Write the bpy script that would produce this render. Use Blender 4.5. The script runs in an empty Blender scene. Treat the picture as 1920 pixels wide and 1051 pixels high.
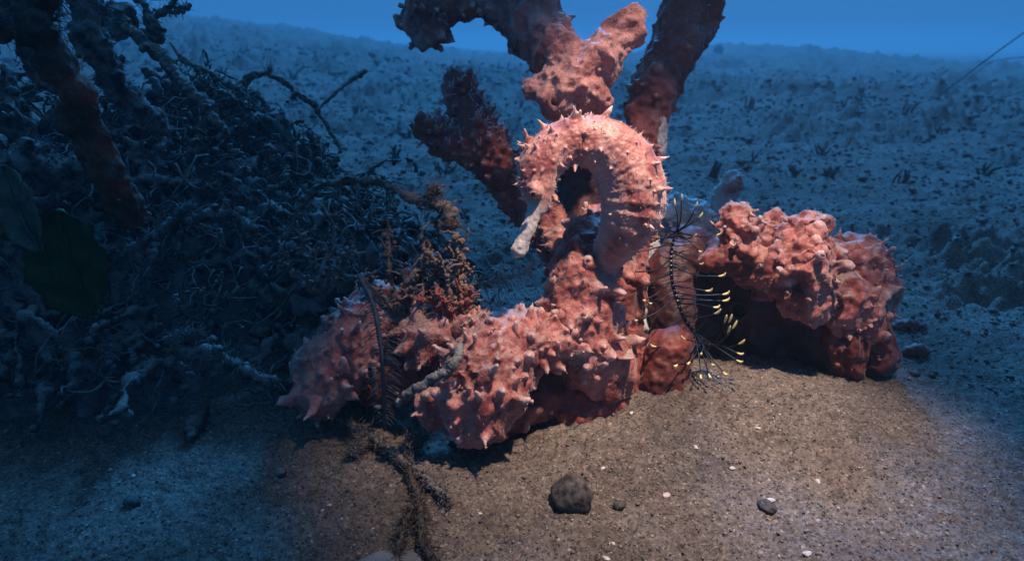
import bpy, math, random
import numpy as np
from mathutils import Vector, Matrix
from mathutils.kdtree import KDTree

random.seed(7)
rng = np.random.default_rng(7)
scene = bpy.context.scene
COL = scene.collection

# ------------------------------------------------------------------ camera
PITCH = math.radians(18.8)
CAMZ = 0.19
FPX = 1274.0                       # focal length in pixels of the 1920 px photograph
cam_d = bpy.data.cameras.new('camera')
cam = bpy.data.objects.new('camera', cam_d); COL.objects.link(cam)
cam.location = (0, 0, CAMZ)
cam.rotation_euler = (math.pi/2 - PITCH, 0, 0)
cam_d.sensor_width = 36.0
cam_d.lens = 36.0 * FPX / 1920.0
cam_d.clip_start = 0.01
cam_d.clip_end = 300
cam_d.dof.use_dof = True
cam_d.dof.focus_distance = 0.345
cam_d.dof.aperture_fstop = 16.0
scene.camera = cam

# ------------------------------------------------------------------ water light (world), sun, dive torch
world = bpy.data.worlds.new('World'); scene.world = world
world.use_nodes = True
wn = world.node_tree; wn.nodes.clear()
w_out = wn.nodes.new('ShaderNodeOutputWorld')
w_bg = wn.nodes.new('ShaderNodeBackground')
w_tc = wn.nodes.new('ShaderNodeTexCoord')
w_sep = wn.nodes.new('ShaderNodeSeparateXYZ')
w_map = wn.nodes.new('ShaderNodeMapRange')
w_map.inputs['From Min'].default_value = -1; w_map.inputs['From Max'].default_value = 1
w_ramp = wn.nodes.new('ShaderNodeValToRGB')
cr = w_ramp.color_ramp
cr.elements[0].position = 0.0; cr.elements[0].color = (0.004, 0.018, 0.05, 1)
cr.elements[1].position = 1.0; cr.elements[1].color = (0.085, 0.33, 0.74, 1)
e = cr.elements.new(0.47); e.color = (0.022, 0.115, 0.34, 1)
e = cr.elements.new(0.54); e.color = (0.054, 0.265, 0.69, 1)
e = cr.elements.new(0.75); e.color = (0.060, 0.262, 0.65, 1)
wn.links.new(w_tc.outputs['Generated'], w_sep.inputs[0])
wn.links.new(w_sep.outputs['Z'], w_map.inputs['Value'])
wn.links.new(w_map.outputs[0], w_ramp.inputs[0])
wn.links.new(w_ramp.outputs[0], w_bg.inputs['Color'])
w_bg.inputs['Strength'].default_value = 0.60
wn.links.new(w_bg.outputs[0], w_out.inputs['Surface'])

sun_d = bpy.data.lights.new('sun', 'SUN')
sun_d.energy = 4.2
sun_d.color = (0.06, 0.38, 1.0)          # daylight after metres of sea water
sun_d.angle = math.radians(10)
sun = bpy.data.objects.new('sun', sun_d); COL.objects.link(sun)
sun.rotation_euler = (math.radians(-50), math.radians(10), 0)   # from above and behind the sponge

torch_d = bpy.data.lights.new('dive_torch', 'SPOT')
torch_d.energy = 31.0
torch_d.color = (1.0, 0.77, 0.62)
torch_d.spot_size = math.radians(34.5)
torch_d.spot_blend = 0.95
torch_d.shadow_soft_size = 0.012
torch = bpy.data.objects.new('dive_torch', torch_d); COL.objects.link(torch)
torch.location = (0.165, 0.22, 0.63)
_d = Vector((0.084, 0.312, 0.03)) - torch.location
torch.rotation_euler = _d.to_track_quat('-Z', 'Y').to_euler()

scene.view_settings.view_transform = 'Standard'
scene.view_settings.look = 'None'
scene.view_settings.exposure = 0.0
scene.view_settings.gamma = 1.0
scene.render.engine = 'CYCLES'
scene.cycles.volume_bounces = 1

# ------------------------------------------------------------------ helpers
_s, _c = math.sin(PITCH), math.cos(PITCH)
def at(px, py, d):
    """photograph pixel + distance along the optical axis (m) -> world point"""
    u = (px - 960.0) / FPX; v = (525.5 - py) / FPX
    return np.array([d*u, d*(_c + v*_s), CAMZ + d*(-_s + v*_c)])

def _hash(ix, iy, iz, seed):
    h = (ix*374761393 + iy*668265263 + iz*2147483647 + seed*1274126177) & 0xFFFFFFFF
    h = ((h ^ (h >> 13)) * 1274126177) & 0xFFFFFFFF
    h = ((h ^ (h >> 16)) * 2246822519) & 0xFFFFFFFF
    return ((h ^ (h >> 15)) & 0xFFFFFF).astype(np.float64) / float(0xFFFFFF)
def noise3(p, seed=0):
    """value noise in -1..1, p is (n,3)"""
    f = np.floor(p).astype(np.int64); t = p - f
    t = t*t*t*(t*(t*6-15)+10)
    r = 0
    for dx in (0, 1):
        wx = t[:, 0] if dx else 1-t[:, 0]
        for dy in (0, 1):
            wy = t[:, 1] if dy else 1-t[:, 1]
            for dz in (0, 1):
                wz = t[:, 2] if dz else 1-t[:, 2]
                r = r + wx*wy*wz*_hash(f[:, 0]+dx, f[:, 1]+dy, f[:, 2]+dz, seed)
    return r*2-1
def noise2(x, y, seed=0):
    fx = np.floor(x).astype(np.int64); fy = np.floor(y).astype(np.int64)
    tx = x-fx; ty = y-fy
    tx = tx*tx*tx*(tx*(tx*6-15)+10); ty = ty*ty*ty*(ty*(ty*6-15)+10)
    z = np.zeros_like(fx)
    a = _hash(fx, fy, z, seed); b = _hash(fx+1, fy, z, seed)
    c = _hash(fx, fy+1, z, seed); d = _hash(fx+1, fy+1, z, seed)
    return ((a*(1-tx)+b*tx)*(1-ty) + (c*(1-tx)+d*tx)*ty)*2-1
def fbm3(p, scale, octaves=3, seed=0):
    r = np.zeros(len(p)); a = 1.0; s = 1.0/scale
    for o in range(octaves):
        r += a*noise3(p*s + 17.3*o, seed+o); a *= 0.5; s *= 2.03
    return r
def sst(a, b, x):
    t = np.clip((x-a)/(b-a), 0, 1); return t*t*(3-2*t)

def catmull(P, n):
    P = np.asarray(P, float)
    if len(P) < 3:
        t = np.linspace(0, 1, n)[:, None]; return P[0]*(1-t)+P[-1]*t
    Q = np.vstack([2*P[0]-P[1], P, 2*P[-1]-P[-2]])
    out = []
    m = len(P)-1
    for k in range(n):
        u = k/(n-1)*m; i = min(int(u), m-1); t = u-i
        p0, p1, p2, p3 = Q[i], Q[i+1], Q[i+2], Q[i+3]
        out.append(0.5*((2*p1)+(-p0+p2)*t+(2*p0-5*p1+4*p2-p3)*t*t+(-p0+3*p1-3*p2+p3)*t**3))
    return np.array(out)

class MB:
    """collects shapes that become ONE mesh object"""
    def __init__(self): self.v = []; self.f = []; self.n = 0; self.tint = []
    def add(self, V, F, tint=0.0):
        V = np.asarray(V, float); self.v.append(V)
        self.f.extend([tuple(i+self.n for i in f) for f in F]); self.n += len(V)
        self.tint.append(np.full(len(V), tint) if np.isscalar(tint) else np.asarray(tint))
    def tube(self, P, R, sides=8, wob=0.0, tint=0.0, cap=True):
        P = np.asarray(P, float); n = len(P)
        R = np.full(n, R) if np.isscalar(R) else np.asarray(R, float)
        T = np.gradient(P, axis=0); T /= np.linalg.norm(T, axis=1)[:, None]+1e-12
        ref = np.array([0.31, 0.17, 0.93])
        N = np.cross(T[0], ref); N /= np.linalg.norm(N)+1e-12
        V = []
        ang = np.arange(sides)*2*math.pi/sides
        for i in range(n):
            N = N - T[i]*np.dot(N, T[i]); N /= np.linalg.norm(N)+1e-12
            B = np.cross(T[i], N)
            rr = R[i]*(1+wob*rng.uniform(-1, 1, sides)) if wob else np.full(sides, R[i])
            V.append(P[i]+(np.cos(ang)*rr)[:, None]*N+(np.sin(ang)*rr)[:, None]*B)
        V = np.vstack(V)
        F = []
        for i in range(n-1):
            for j in range(sides):
                k = (j+1) % sides
                F.append((i*sides+j, i*sides+k, (i+1)*sides+k, (i+1)*sides+j))
        if cap:
            V = np.vstack([V, P[0]-T[0]*R[0]*0.6, P[-1]+T[-1]*R[-1]*0.6])
            a = n*sides; b = a+1
            for j in range(sides):
                k = (j+1) % sides
                F.append((a, k, j)); F.append((b, (n-1)*sides+j, (n-1)*sides+k))
        if not np.isscalar(tint):
            t = np.repeat(np.asarray(tint), sides)
            tint = np.append(t, [tint[0], tint[-1]]) if cap else t
        self.add(V, F, tint)
    def ball(self, c, r, seg=12, rings=8, wob=0.0, sq=(1, 1, 1), tint=0.0):
        V = [(0, 0, 1)]
        for i in range(1, rings):
            th = math.pi*i/rings
            for j in range(seg):
                ph = 2*math.pi*j/seg
                V.append((math.sin(th)*math.cos(ph), math.sin(th)*math.sin(ph), math.cos(th)))
        V.append((0, 0, -1)); V = np.array(V)
        if wob: V = V*(1+wob*rng.uniform(-1, 1, len(V)))[:, None]
        V = V*r*np.array(sq)+np.asarray(c)
        F = []
        for j in range(seg):
            F.append((0, 1+j, 1+(j+1) % seg))
            for i in range(rings-2):
                a = 1+i*seg
                F.append((a+j, a+seg+j, a+seg+(j+1) % seg, a+(j+1) % seg))
            a = 1+(rings-2)*seg
            F.append((a+j, len(V)-1, a+(j+1) % seg))
        self.add(V, F, tint)
    def cone(self, base, dirn, L, r, bend=None):
        dirn = np.asarray(dirn, float); dirn /= np.linalg.norm(dirn)
        b = np.zeros(3) if bend is None else np.asarray(bend)
        base = np.asarray(base)
        ts = np.array([-0.45, 0.0, 0.35, 0.7, 0.95]); rs = np.array([1.35, 1.0, 0.55, 0.26, 0.08])*r
        P = base+ts[:, None]*L*dirn+(np.clip(ts, 0, 1)**2)[:, None]*b*L
        self.tube(P, rs, 8)
    def mesh(self, name):
        me = bpy.data.meshes.new(name)
        V = np.vstack(self.v)
        me.from_pydata(V.tolist(), [], self.f); me.update()
        return me
    def build(self, name, mat, parent=None, smooth=True, tint=True):
        me = self.mesh(name)
        if tint:
            a = me.attributes.new('tint', 'FLOAT', 'POINT'); a.data.foreach_set('value', np.concatenate(self.tint).astype(np.float32))
        return link(name, me, mat, parent, smooth)

def link(name, me, mat, parent=None, smooth=True):
    o = bpy.data.objects.new(name, me); COL.objects.link(o)
    if mat is not None: me.materials.clear(); me.materials.append(mat)
    if smooth: me.polygons.foreach_set('use_smooth', [True]*len(me.polygons))
    if parent is not None:
        o.parent = parent
        o.matrix_parent_inverse = Matrix.Translation(parent.location).inverted()
    return o
def tag(o, label, cat=None, group=None, kind=None):
    o['label'] = label
    if cat: o['category'] = cat
    if group: o['group'] = group
    if kind: o['kind'] = kind
    return o
def thing(name, label, cat, loc, group=None):
    o = bpy.data.objects.new(name, None); COL.objects.link(o)
    o.location = Vector(loc); o.empty_display_size = 0.01
    return tag(o, label, cat, group)

def remeshed(mb, voxel, smooth_it=3):
    """union of all shapes in mb as one continuous skin (verts array, mesh)"""
    me = mb.mesh('tmp'); o = bpy.data.objects.new('tmp', me); COL.objects.link(o)
    m = o.modifiers.new('r', 'REMESH'); m.mode = 'VOXEL'; m.voxel_size = voxel
    if smooth_it:
        s = o.modifiers.new('s', 'SMOOTH'); s.iterations = smooth_it; s.factor = 0.5
    dg = bpy.context.evaluated_depsgraph_get()
    new = bpy.data.meshes.new_from_object(o.evaluated_get(dg))
    bpy.data.objects.remove(o); bpy.data.meshes.remove(me)
    return new
def get_vn(me):
    n = len(me.vertices)
    V = np.empty(n*3); me.vertices.foreach_get('co', V); V = V.reshape(-1, 3)
    N = np.empty(n*3, np.float32); me.vertex_normals.foreach_get('vector', N); N = N.reshape(-1, 3)
    return V, N.astype(float)
def set_v(me, V):
    me.vertices.foreach_set('co', V.astype(np.float32).ravel()); me.update()
def set_attr(me, name, vals):
    a = me.attributes.new(name, 'FLOAT', 'POINT'); a.data.foreach_set('value', np.asarray(vals, np.float32))

def hairs(name, P, D, L, r, mat, parent=None, tint=None, curl=0.5, attr='tint'):
    """fine three-sided filaments as one mesh"""
    n = len(P); D = D/(np.linalg.norm(D, axis=1)[:, None]+1e-9)
    L = np.broadcast_to(L, n); r = np.broadcast_to(r, n)
    X = np.cross(D, rng.normal(size=(n, 3))); X /= np.linalg.norm(X, axis=1)[:, None]+1e-9
    Y = np.cross(D, X); C = rng.normal(size=(n, 3))*curl
    V = np.empty((n, 7, 3)); k = 0
    for t, w in ((0.0, 1.0), (0.55, 0.75)):
        c = P+(D*t+C*t*t)*L[:, None]
        for a in (0, 2.094, 4.189):
            V[:, k] = c+(X*math.cos(a)+Y*math.sin(a))*(r*w)[:, None]; k += 1
    V[:, 6] = P+(D+C)*L[:, None]
    T = []
    for j in range(3):
        a, b = j, (j+1) % 3; T += [(a, b, b+3), (a, b+3, a+3)]
    T += [(3, 4, 6), (4, 5, 6), (5, 3, 6)]
    F = (np.array(T)[None]+(np.arange(n)*7)[:, None, None]).reshape(-1, 3)
    me = bpy.data.meshes.new(name)
    me.vertices.add(n*7); me.vertices.foreach_set('co', V.astype(np.float32).ravel())
    me.loops.add(len(F)*3); me.loops.foreach_set('vertex_index', F.astype(np.int32).ravel())
    me.polygons.add(len(F)); me.polygons.foreach_set('loop_start', (np.arange(len(F))*3).astype(np.int32))
    me.update(calc_edges=True)
    set_attr(me, attr, np.repeat(np.broadcast_to(0.0 if tint is None else tint, n), 7))
    o = link(name, me, mat, parent); o['kind'] = 'stuff'
    return o

# ------------------------------------------------------------------ materials
def new_mat(name):
    m = bpy.data.materials.new(name); m.use_nodes = True
    return m, m.node_tree.nodes, m.node_tree.links, m.node_tree.nodes['Principled BSDF']
def ramp(N, stops, interp='LINEAR'):
    r = N.new('ShaderNodeValToRGB'); el = r.color_ramp.elements
    r.color_ramp.interpolation = interp
    el[0].position = stops[0][0]; el[0].color = (*stops[0][1], 1)
    el[1].position = stops[-1][0]; el[1].color = (*stops[-1][1], 1)
    for p, c in stops[1:-1]:
        k = el.new(p); k.color = (*c, 1)
    return r
def tex_noise(N, L, scale, detail=4, rough=0.6, coord=None):
    t = N.new('ShaderNodeTexNoise'); t.inputs['Scale'].default_value = scale
    t.inputs['Detail'].default_value = detail; t.inputs['Roughness'].default_value = rough
    if coord is not None: L.new(coord, t.inputs['Vector'])
    return t
def add_bump(N, L, bsdf, h, strength, dist):
    b = N.new('ShaderNodeBump'); b.inputs['Strength'].default_value = strength
    b.inputs['Distance'].default_value = dist
    L.new(h, b.inputs['Height']); L.new(b.outputs[0], bsdf.inputs['Normal'])
def mix(N, L, fac, a, b, mode='MIX'):
    m = N.new('ShaderNodeMix'); m.data_type = 'RGBA'; m.blend_type = mode
    for s, v in (('Factor', fac), ('A', a), ('B', b)):
        sock = [i for i in m.inputs if i.name == s and (s == 'Factor' and i.type == 'VALUE' or s != 'Factor' and i.type == 'RGBA')][0]
        if hasattr(v, 'node'): L.new(v, sock)
        else: sock.default_value = v if s == 'Factor' else (*v, 1)
    return [o for o in m.outputs if o.type == 'RGBA'][0]

def mat_sponge(name, deep, mid, pale, sss=0.2, bump=0.6, film=0.6, silt=0.0, sheen=0.28):
    m, N, L, b = new_mat(name)
    tc = N.new('ShaderNodeTexCoord'); at_ = N.new('ShaderNodeAttribute'); at_.attribute_name = 'tip'
    n1 = tex_noise(N, L, 55, 5, 0.62, tc.outputs['Object'])
    r1 = ramp(N, [(0.40, deep), (0.58, mid)]); L.new(n1.outputs[0], r1.inputs[0])
    c = mix(N, L, at_.outputs['Fac'], r1.outputs[0], pale)
    n2 = tex_noise(N, L, 48, 7, 0.75, tc.outputs['Object'])
    r2 = ramp(N, [(0.50, (0, 0, 0)), (0.68, (film, film, film))]); L.new(n2.outputs[0], r2.inputs[0])
    c = mix(N, L, r2.outputs[0], c, (0.52, 0.37, 0.33))        # pale mucus film in patches
    if silt:
        geo = N.new('ShaderNodeNewGeometry'); sx = N.new('ShaderNodeSeparateXYZ'); L.new(geo.outputs['Normal'], sx.inputs[0])
        ns = tex_noise(N, L, 34, 6, 0.75, tc.outputs['Object'])
        mm = N.new('ShaderNodeMath'); mm.operation = 'MULTIPLY'; L.new(sx.outputs['Z'], mm.inputs[0]); L.new(ns.outputs[0], mm.inputs[1])
        rs_ = ramp(N, [(0.34, (0, 0, 0)), (0.50, (silt, silt, silt))]); L.new(mm.outputs[0], rs_.inputs[0])
        c = mix(N, L, rs_.outputs[0], c, (0.27, 0.22, 0.185))       # settled silt in patches on top
    n3 = tex_noise(N, L, 900, 3, 0.6, tc.outputs['Object'])
    r3 = ramp(N, [(0.35, (0.62, 0.62, 0.62)), (0.6, (1.05, 1.05, 1.05))]); L.new(n3.outputs[0], r3.inputs[0])
    c = mix(N, L, 0.8, c, r3.outputs[0], 'MULTIPLY')
    L.new(c, b.inputs['Base Color'])
    b.inputs['Roughness'].default_value = 0.62
    b.inputs['Subsurface Weight'].default_value = sss
    b.inputs['Subsurface Radius'].default_value = (1.0, 0.45, 0.35)
    b.inputs['Subsurface Scale'].default_value = 0.004
    b.inputs['Sheen Weight'].default_value = sheen
    b.inputs['Sheen Roughness'].default_value = 0.4
    add_bump(N, L, b, n3.outputs[0], bump, 0.0008)
    return m
M_SPONGE = mat_sponge('orange_sponge', (0.17, 0.026, 0.019), (0.47, 0.150, 0.122), (0.78, 0.52, 0.47), silt=0.7)
M_SALMON = mat_sponge('salmon_sponge', (0.36, 0.11, 0.09), (0.54, 0.225, 0.19), (0.78, 0.52, 0.46))
M_SPONGE_DK = mat_sponge('brick_sponge', (0.15, 0.022, 0.014), (0.32, 0.065, 0.045), (0.64, 0.32, 0.26), film=0.4)
M_RED = mat_sponge('red_sponge', (0.085, 0.010, 0.006), (0.19, 0.028, 0.015), (0.34, 0.09, 0.055), 0.15, 0.3, 0.12, 0.0, 0.2)
M_RED_SHADED = mat_sponge('shaded_red_sponge', (0.035, 0.008, 0.006), (0.085, 0.016, 0.011), (0.16, 0.05, 0.035), 0.1, 0.3, 0.1, 0.0, 0.08)  # red sponge darkened: the shade of hollows is put into this colour
M_PALE = mat_sponge('pale_sponge', (0.36, 0.34, 0.35), (0.55, 0.52, 0.52), (0.62, 0.58, 0.57), 0.3)

def mat_seahorse():
    m, N, L, b = new_mat('seahorse_skin')
    tc = N.new('ShaderNodeTexCoord')
    a1 = N.new('ShaderNodeAttribute'); a1.attribute_name = 'tip'
    a2 = N.new('ShaderNodeAttribute'); a2.attribute_name = 'pale'
    n1 = tex_noise(N, L, 75, 4, 0.55, tc.outputs['Object'])
    r1 = ramp(N, [(0.36, (0.24, 0.045, 0.036)), (0.48, (0.43, 0.145, 0.118)), (0.62, (0.60, 0.29, 0.24))])
    L.new(n1.outputs[0], r1.inputs[0])
    c = mix(N, L, a1.outputs['Fac'], r1.outputs[0], (0.70, 0.47, 0.42))
    c = mix(N, L, a2.outputs['Fac'], c, (0.50, 0.43, 0.40))
    n3 = tex_noise(N, L, 1400, 2, 0.6, tc.outputs['Object'])
    r3 = ramp(N, [(0.3, (0.7, 0.7, 0.7)), (0.65, (1.05, 1.05, 1.05))]); L.new(n3.outputs[0], r3.inputs[0])
    c = mix(N, L, 0.7, c, r3.outputs[0], 'MULTIPLY')
    L.new(c, b.inputs['Base Color'])
    b.inputs['Roughness'].default_value = 0.5
    b.inputs['Subsurface Weight'].default_value = 0.3
    b.inputs['Subsurface Radius'].default_value = (1, 0.45, 0.35)
    b.inputs['Subsurface Scale'].default_value = 0.003
    b.inputs['Sheen Weight'].default_value = 0.4
    n4 = tex_noise(N, L, 500, 3, 0.6, tc.outputs['Object'])
    add_bump(N, L, b, n4.outputs[0], 0.35, 0.0007)
    return m
M_HORSE = mat_seahorse()

def mat_plain(name, col, rough=0.7, var=0.35, scale=200, col2=None, bump=0.3, spec=0.3, trans=0.0):
    m, N, L, b = new_mat(name)
    tc = N.new('ShaderNodeTexCoord')
    n = tex_noise(N, L, scale, 4, 0.6, tc.outputs['Object'])
    lo = tuple(x*(1-var) for x in col); hi = col2 if col2 else tuple(min(1, x*(1+var)) for x in col)
    r = ramp(N, [(0.35, lo), (0.65, hi)]); L.new(n.outputs[0], r.inputs[0])
    L.new(r.outputs[0], b.inputs['Base Color'])
    b.inputs['Roughness'].default_value = rough
    b.inputs['Specular IOR Level'].default_value = spec
    if trans: 
        b.inputs['Subsurface Weight'].default_value = trans
        b.inputs['Subsurface Scale'].default_value = 0.002
    if bump: add_bump(N, L, b, n.outputs[0], bump, 0.001)
    return m
M_BLACK = mat_plain('crinoid_black', (0.010, 0.012, 0.018), 0.45, 0.4, 600, bump=0)
M_YELLOW = mat_plain('crinoid_yellow', (0.82, 0.68, 0.30), 0.5, 0.15, 500, bump=0)
M_BEAD = mat_plain('crinoid_pale', (0.60, 0.58, 0.55), 0.5, 0.2, 500, bump=0)
M_HYDROID = mat_plain('hydroid_grey', (0.16, 0.17, 0.16), 0.6, 0.3, 300, bump=0, trans=0.2)
M_HYDRO_DK = mat_plain('hydroid_slate', (0.07, 0.085, 0.095), 0.6, 0.3, 300, bump=0)
M_STONE = mat_plain('dark_stone', (0.03, 0.029, 0.028), 0.8, 0.4, 330, (0.10, 0.085, 0.075), bump=0.6)
M_SHELL = mat_plain('white_shell', (0.46, 0.42, 0.38), 0.5, 0.2, 300, bump=0.2)
M_EYE = mat_plain('eye_dark', (0.02, 0.012, 0.01), 0.15, 0.2, 300, bump=0, spec=0.6)
M_EYERIM = mat_plain('eye_rim', (0.26, 0.12, 0.08), 0.4, 0.3, 900, bump=0)
M_ROPE = mat_plain('silted_rope', (0.09, 0.09, 0.085), 0.8, 0.3, 50, bump=0.2)
M_ROCK = mat_plain('far_rock', (0.10, 0.10, 0.10), 0.9, 0.4, 12, bump=0.4)
M_TUFT = mat_plain('dark_tuft', (0.035, 0.035, 0.035), 0.9, 0.4, 60, bump=0.3)
M_HOLE = mat_plain('hole_dark', (0.05, 0.010, 0.008), 0.8, 0.3, 300, bump=0)

def mat_crust(name, bark, silt, thr=0.5, pink=None):
    """wood or weed grown over with silt and crust"""
    m, N, L, b = new_mat(name)
    tc = N.new('ShaderNodeTexCoord'); geo = N.new('ShaderNodeNewGeometry')
    at_ = N.new('ShaderNodeAttribute'); at_.attribute_name = 'tint'
    n1 = tex_noise(N, L, 130, 5, 0.65, tc.outputs['Object'])
    r1 = ramp(N, [(thr-0.1, bark), (thr+0.12, silt)]); L.new(n1.outputs[0], r1.inputs[0])
    c = r1.outputs[0]
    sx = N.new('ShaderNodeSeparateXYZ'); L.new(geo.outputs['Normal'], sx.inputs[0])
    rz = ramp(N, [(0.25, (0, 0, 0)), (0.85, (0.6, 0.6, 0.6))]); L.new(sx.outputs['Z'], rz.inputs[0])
    c = mix(N, L, rz.outputs[0], c, tuple(min(0.3, q*1.3) for q in silt))   # settled silt, plus sunlit tops painted onto upward faces
    if pink:
        n5 = tex_noise(N, L, 60, 4, 0.7, tc.outputs['Object'])
        r5 = ramp(N, [(0.40, (0.15, 0.15, 0.15)), (0.58, (1, 1, 1))]); L.new(n5.outputs[0], r5.inputs[0])
        mu = N.new('ShaderNodeMath'); mu.operation = 'MULTIPLY'; L.new(at_.outputs['Fac'], mu.inputs[0]); L.new(r5.outputs[0], mu.inputs[1])
        c = mix(N, L, mu.outputs[0], c, pink)
    n2 = tex_noise(N, L, 900, 3, 0.6, tc.outputs['Object'])
    r2 = ramp(N, [(0.3, (0.5, 0.5, 0.5)), (0.65, (1.1, 1.1, 1.1))]); L.new(n2.outputs[0], r2.inputs[0])
    c = mix(N, L, 0.8, c, r2.outputs[0], 'MULTIPLY')
    L.new(c, b.inputs['Base Color'])
    b.inputs['Roughness'].default_value = 0.85
    b.inputs['Specular IOR Level'].default_value = 0.2
    ad = N.new('ShaderNodeMath'); ad.operation = 'ADD'
    L.new(n1.outputs[0], ad.inputs[0]); L.new(n2.outputs[0], ad.inputs[1])
    add_bump(N, L, b, ad.outputs[0], 0.7, 0.0012)
    return m
M_TWIG = mat_crust('silted_twig', (0.05, 0.038, 0.03), (0.20, 0.18, 0.16), 0.52, (0.36, 0.20, 0.15))
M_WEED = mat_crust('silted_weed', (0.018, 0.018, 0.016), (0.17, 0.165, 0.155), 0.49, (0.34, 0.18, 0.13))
M_LEAF = mat_crust('dead_leaf', (0.014, 0.034, 0.006), (0.035, 0.055, 0.018), 0.5)
M_LEAF2 = mat_crust('silted_leaf', (0.03, 0.04, 0.025), (0.09, 0.10, 0.08), 0.5)
M_STICK = mat_crust('grey_stick', (0.12, 0.11, 0.10), (0.30, 0.27, 0.24), 0.5)
M_STEM = mat_crust('brown_stem', (0.035, 0.02, 0.014), (0.10, 0.085, 0.07), 0.55, (0.30, 0.08, 0.04))

def mat_seabed():
    m, N, L, b = new_mat('seabed_sand')
    geo = N.new('ShaderNodeNewGeometry'); P = geo.outputs['Position']
    n0 = tex_noise(N, L, 9, 6, 0.62, P)
    r0 = ramp(N, [(0.35, (0.088, 0.073, 0.061)), (0.5, (0.152, 0.127, 0.108)), (0.68, (0.21, 0.178, 0.153))]); L.new(n0.outputs[0], r0.inputs[0])
    v = N.new('ShaderNodeTexVoronoi'); v.inputs['Scale'].default_value = 950; L.new(P, v.inputs['Vector'])
    sep = N.new('ShaderNodeSeparateColor'); L.new(v.outputs['Color'], sep.inputs[0])
    r1 = ramp(N, [(0.0, (0.30, 0.28, 0.28)), (0.18, (0.72, 0.70, 0.68)), (0.55, (1.0, 0.97, 0.95)), (0.93, (1.25, 1.2, 1.16)), (0.985, (1.8, 1.75, 1.7)), (1.0, (2.4, 2.3, 2.2))])
    L.new(sep.outputs[0], r1.inputs[0])
    c = mix(N, L, 1.0, r0.outputs[0], r1.outputs[0], 'MULTIPLY')
    n2 = tex_noise(N, L, 160, 4, 0.65, P)
    r2 = ramp(N, [(0.33, (0.55, 0.53, 0.52)), (0.55, (1.05, 1.05, 1.05))]); L.new(n2.outputs[0], r2.inputs[0])
    c = mix(N, L, 0.8, c, r2.outputs[0], 'MULTIPLY')
    L.new(c, b.inputs['Base Color'])
    b.inputs['Roughness'].default_value = 0.85
    b.inputs['Specular IOR Level'].default_value = 0.25
    n3 = tex_noise(N, L, 700, 4, 0.7, P)
    n4 = tex_noise(N, L, 22, 6, 0.7, P)
    ad = N.new('ShaderNodeMath'); ad.operation = 'MULTIPLY_ADD'
    L.new(n4.outputs[0], ad.inputs[0]); ad.inputs[1].default_value = 8.0; L.new(n3.outputs[0], ad.inputs[2])
    add_bump(N, L, b, ad.outputs[0], 0.8, 0.0016)
    return m
M_SAND = mat_seabed()
def mat_grain():
    m, N, L, b = new_mat('sand_grain')
    at_ = N.new('ShaderNodeAttribute'); at_.attribute_name = 'tint'
    r = ramp(N, [(0.0, (0.035, 0.03, 0.028)), (0.35, (0.11, 0.09, 0.075)), (0.75, (0.21, 0.175, 0.15)), (0.93, (0.36, 0.30, 0.26)), (1.0, (0.68, 0.62, 0.56))])
    L.new(at_.outputs['Fac'], r.inputs[0]); L.new(r.outputs[0], b.inputs['Base Color'])
    b.inputs['Roughness'].default_value = 0.7
    return m
M_GRAIN = mat_grain()

# ------------------------------------------------------------------ seabed
def gh(x, y):
    """large-scale height of the seabed"""
    x = np.asarray(x, float); y = np.asarray(y, float)
    r = np.hypot(x, y)
    h = 0.017*np.exp(-(((x-0.12)/0.080)**2+((y-0.335)/0.048)**2))           # sand heaped before the right sponge
    h = h - 0.010*np.exp(-(((x+0.015)/0.06)**2+((y-0.33)/0.03)**2))           # scour under the left lobe
    h = h + 0.70*sst(1.2, 12.5, r)*sst(0.10, -0.55, x/(r+1e-6))                # slope rising to the left
    h = h + 0.26*np.exp(-(((x-4.0)/2.1)**2+((y-12.2)/3.0)**2))                 # low hump right of centre
    h = h - 0.09*sst(3, 14, r)*sst(0.3, 0.6, x/(r+1e-6))
    far = sst(0.5, 3.0, r)
    h = h + far*0.03*noise2(x*0.9, y*0.9, 3) + far*0.012*noise2(x*3.1, y*3.1, 4)
    return h
def gdetail(x, y):
    r = np.hypot(x, y)
    h = 0.0022*noise2(x*38, y*38, 11)*(0.4+0.6*sst(0.3, 0.6, r))
    lum = sst(-0.25, 0.75, noise2(x*4, y*7, 20)*0.6+noise2(x*1.3, y*2.2, 21)*0.5+noise2(x*13, y*19, 22)*0.35)
    mid = sst(0.42, 0.8, r)
    b1 = np.abs(noise2(x*26, y*26, 12)); b2 = np.abs(noise2(x*60, y*60, 13)); b3 = noise2(x*120, y*120, 14)
    h = h + mid*(0.040*(b1-0.35)*lum + 0.019*(b2-0.3)*(0.2+lum) + 0.009*b3*(0.25+lum) + 0.003*noise2(x*230, y*230, 19)*(0.2+lum)*(1-sst(1.5, 3, r)))
    h = h + sst(1.0, 3.0, r)*0.055*np.abs(noise2(x*9, y*9, 15))*lum+sst(2.0, 5.0, r)*0.05*np.abs(noise2(x*3.3, y*4, 23))*lum
    near = 1-sst(0.6, 1.0, r)
    h = h + near*(0.0009*noise2(x*260, y*260, 16)+0.0007*noise2(x*520, y*520, 17)+0.0006*noise2(x*900, y*900, 18))
    return h
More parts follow.
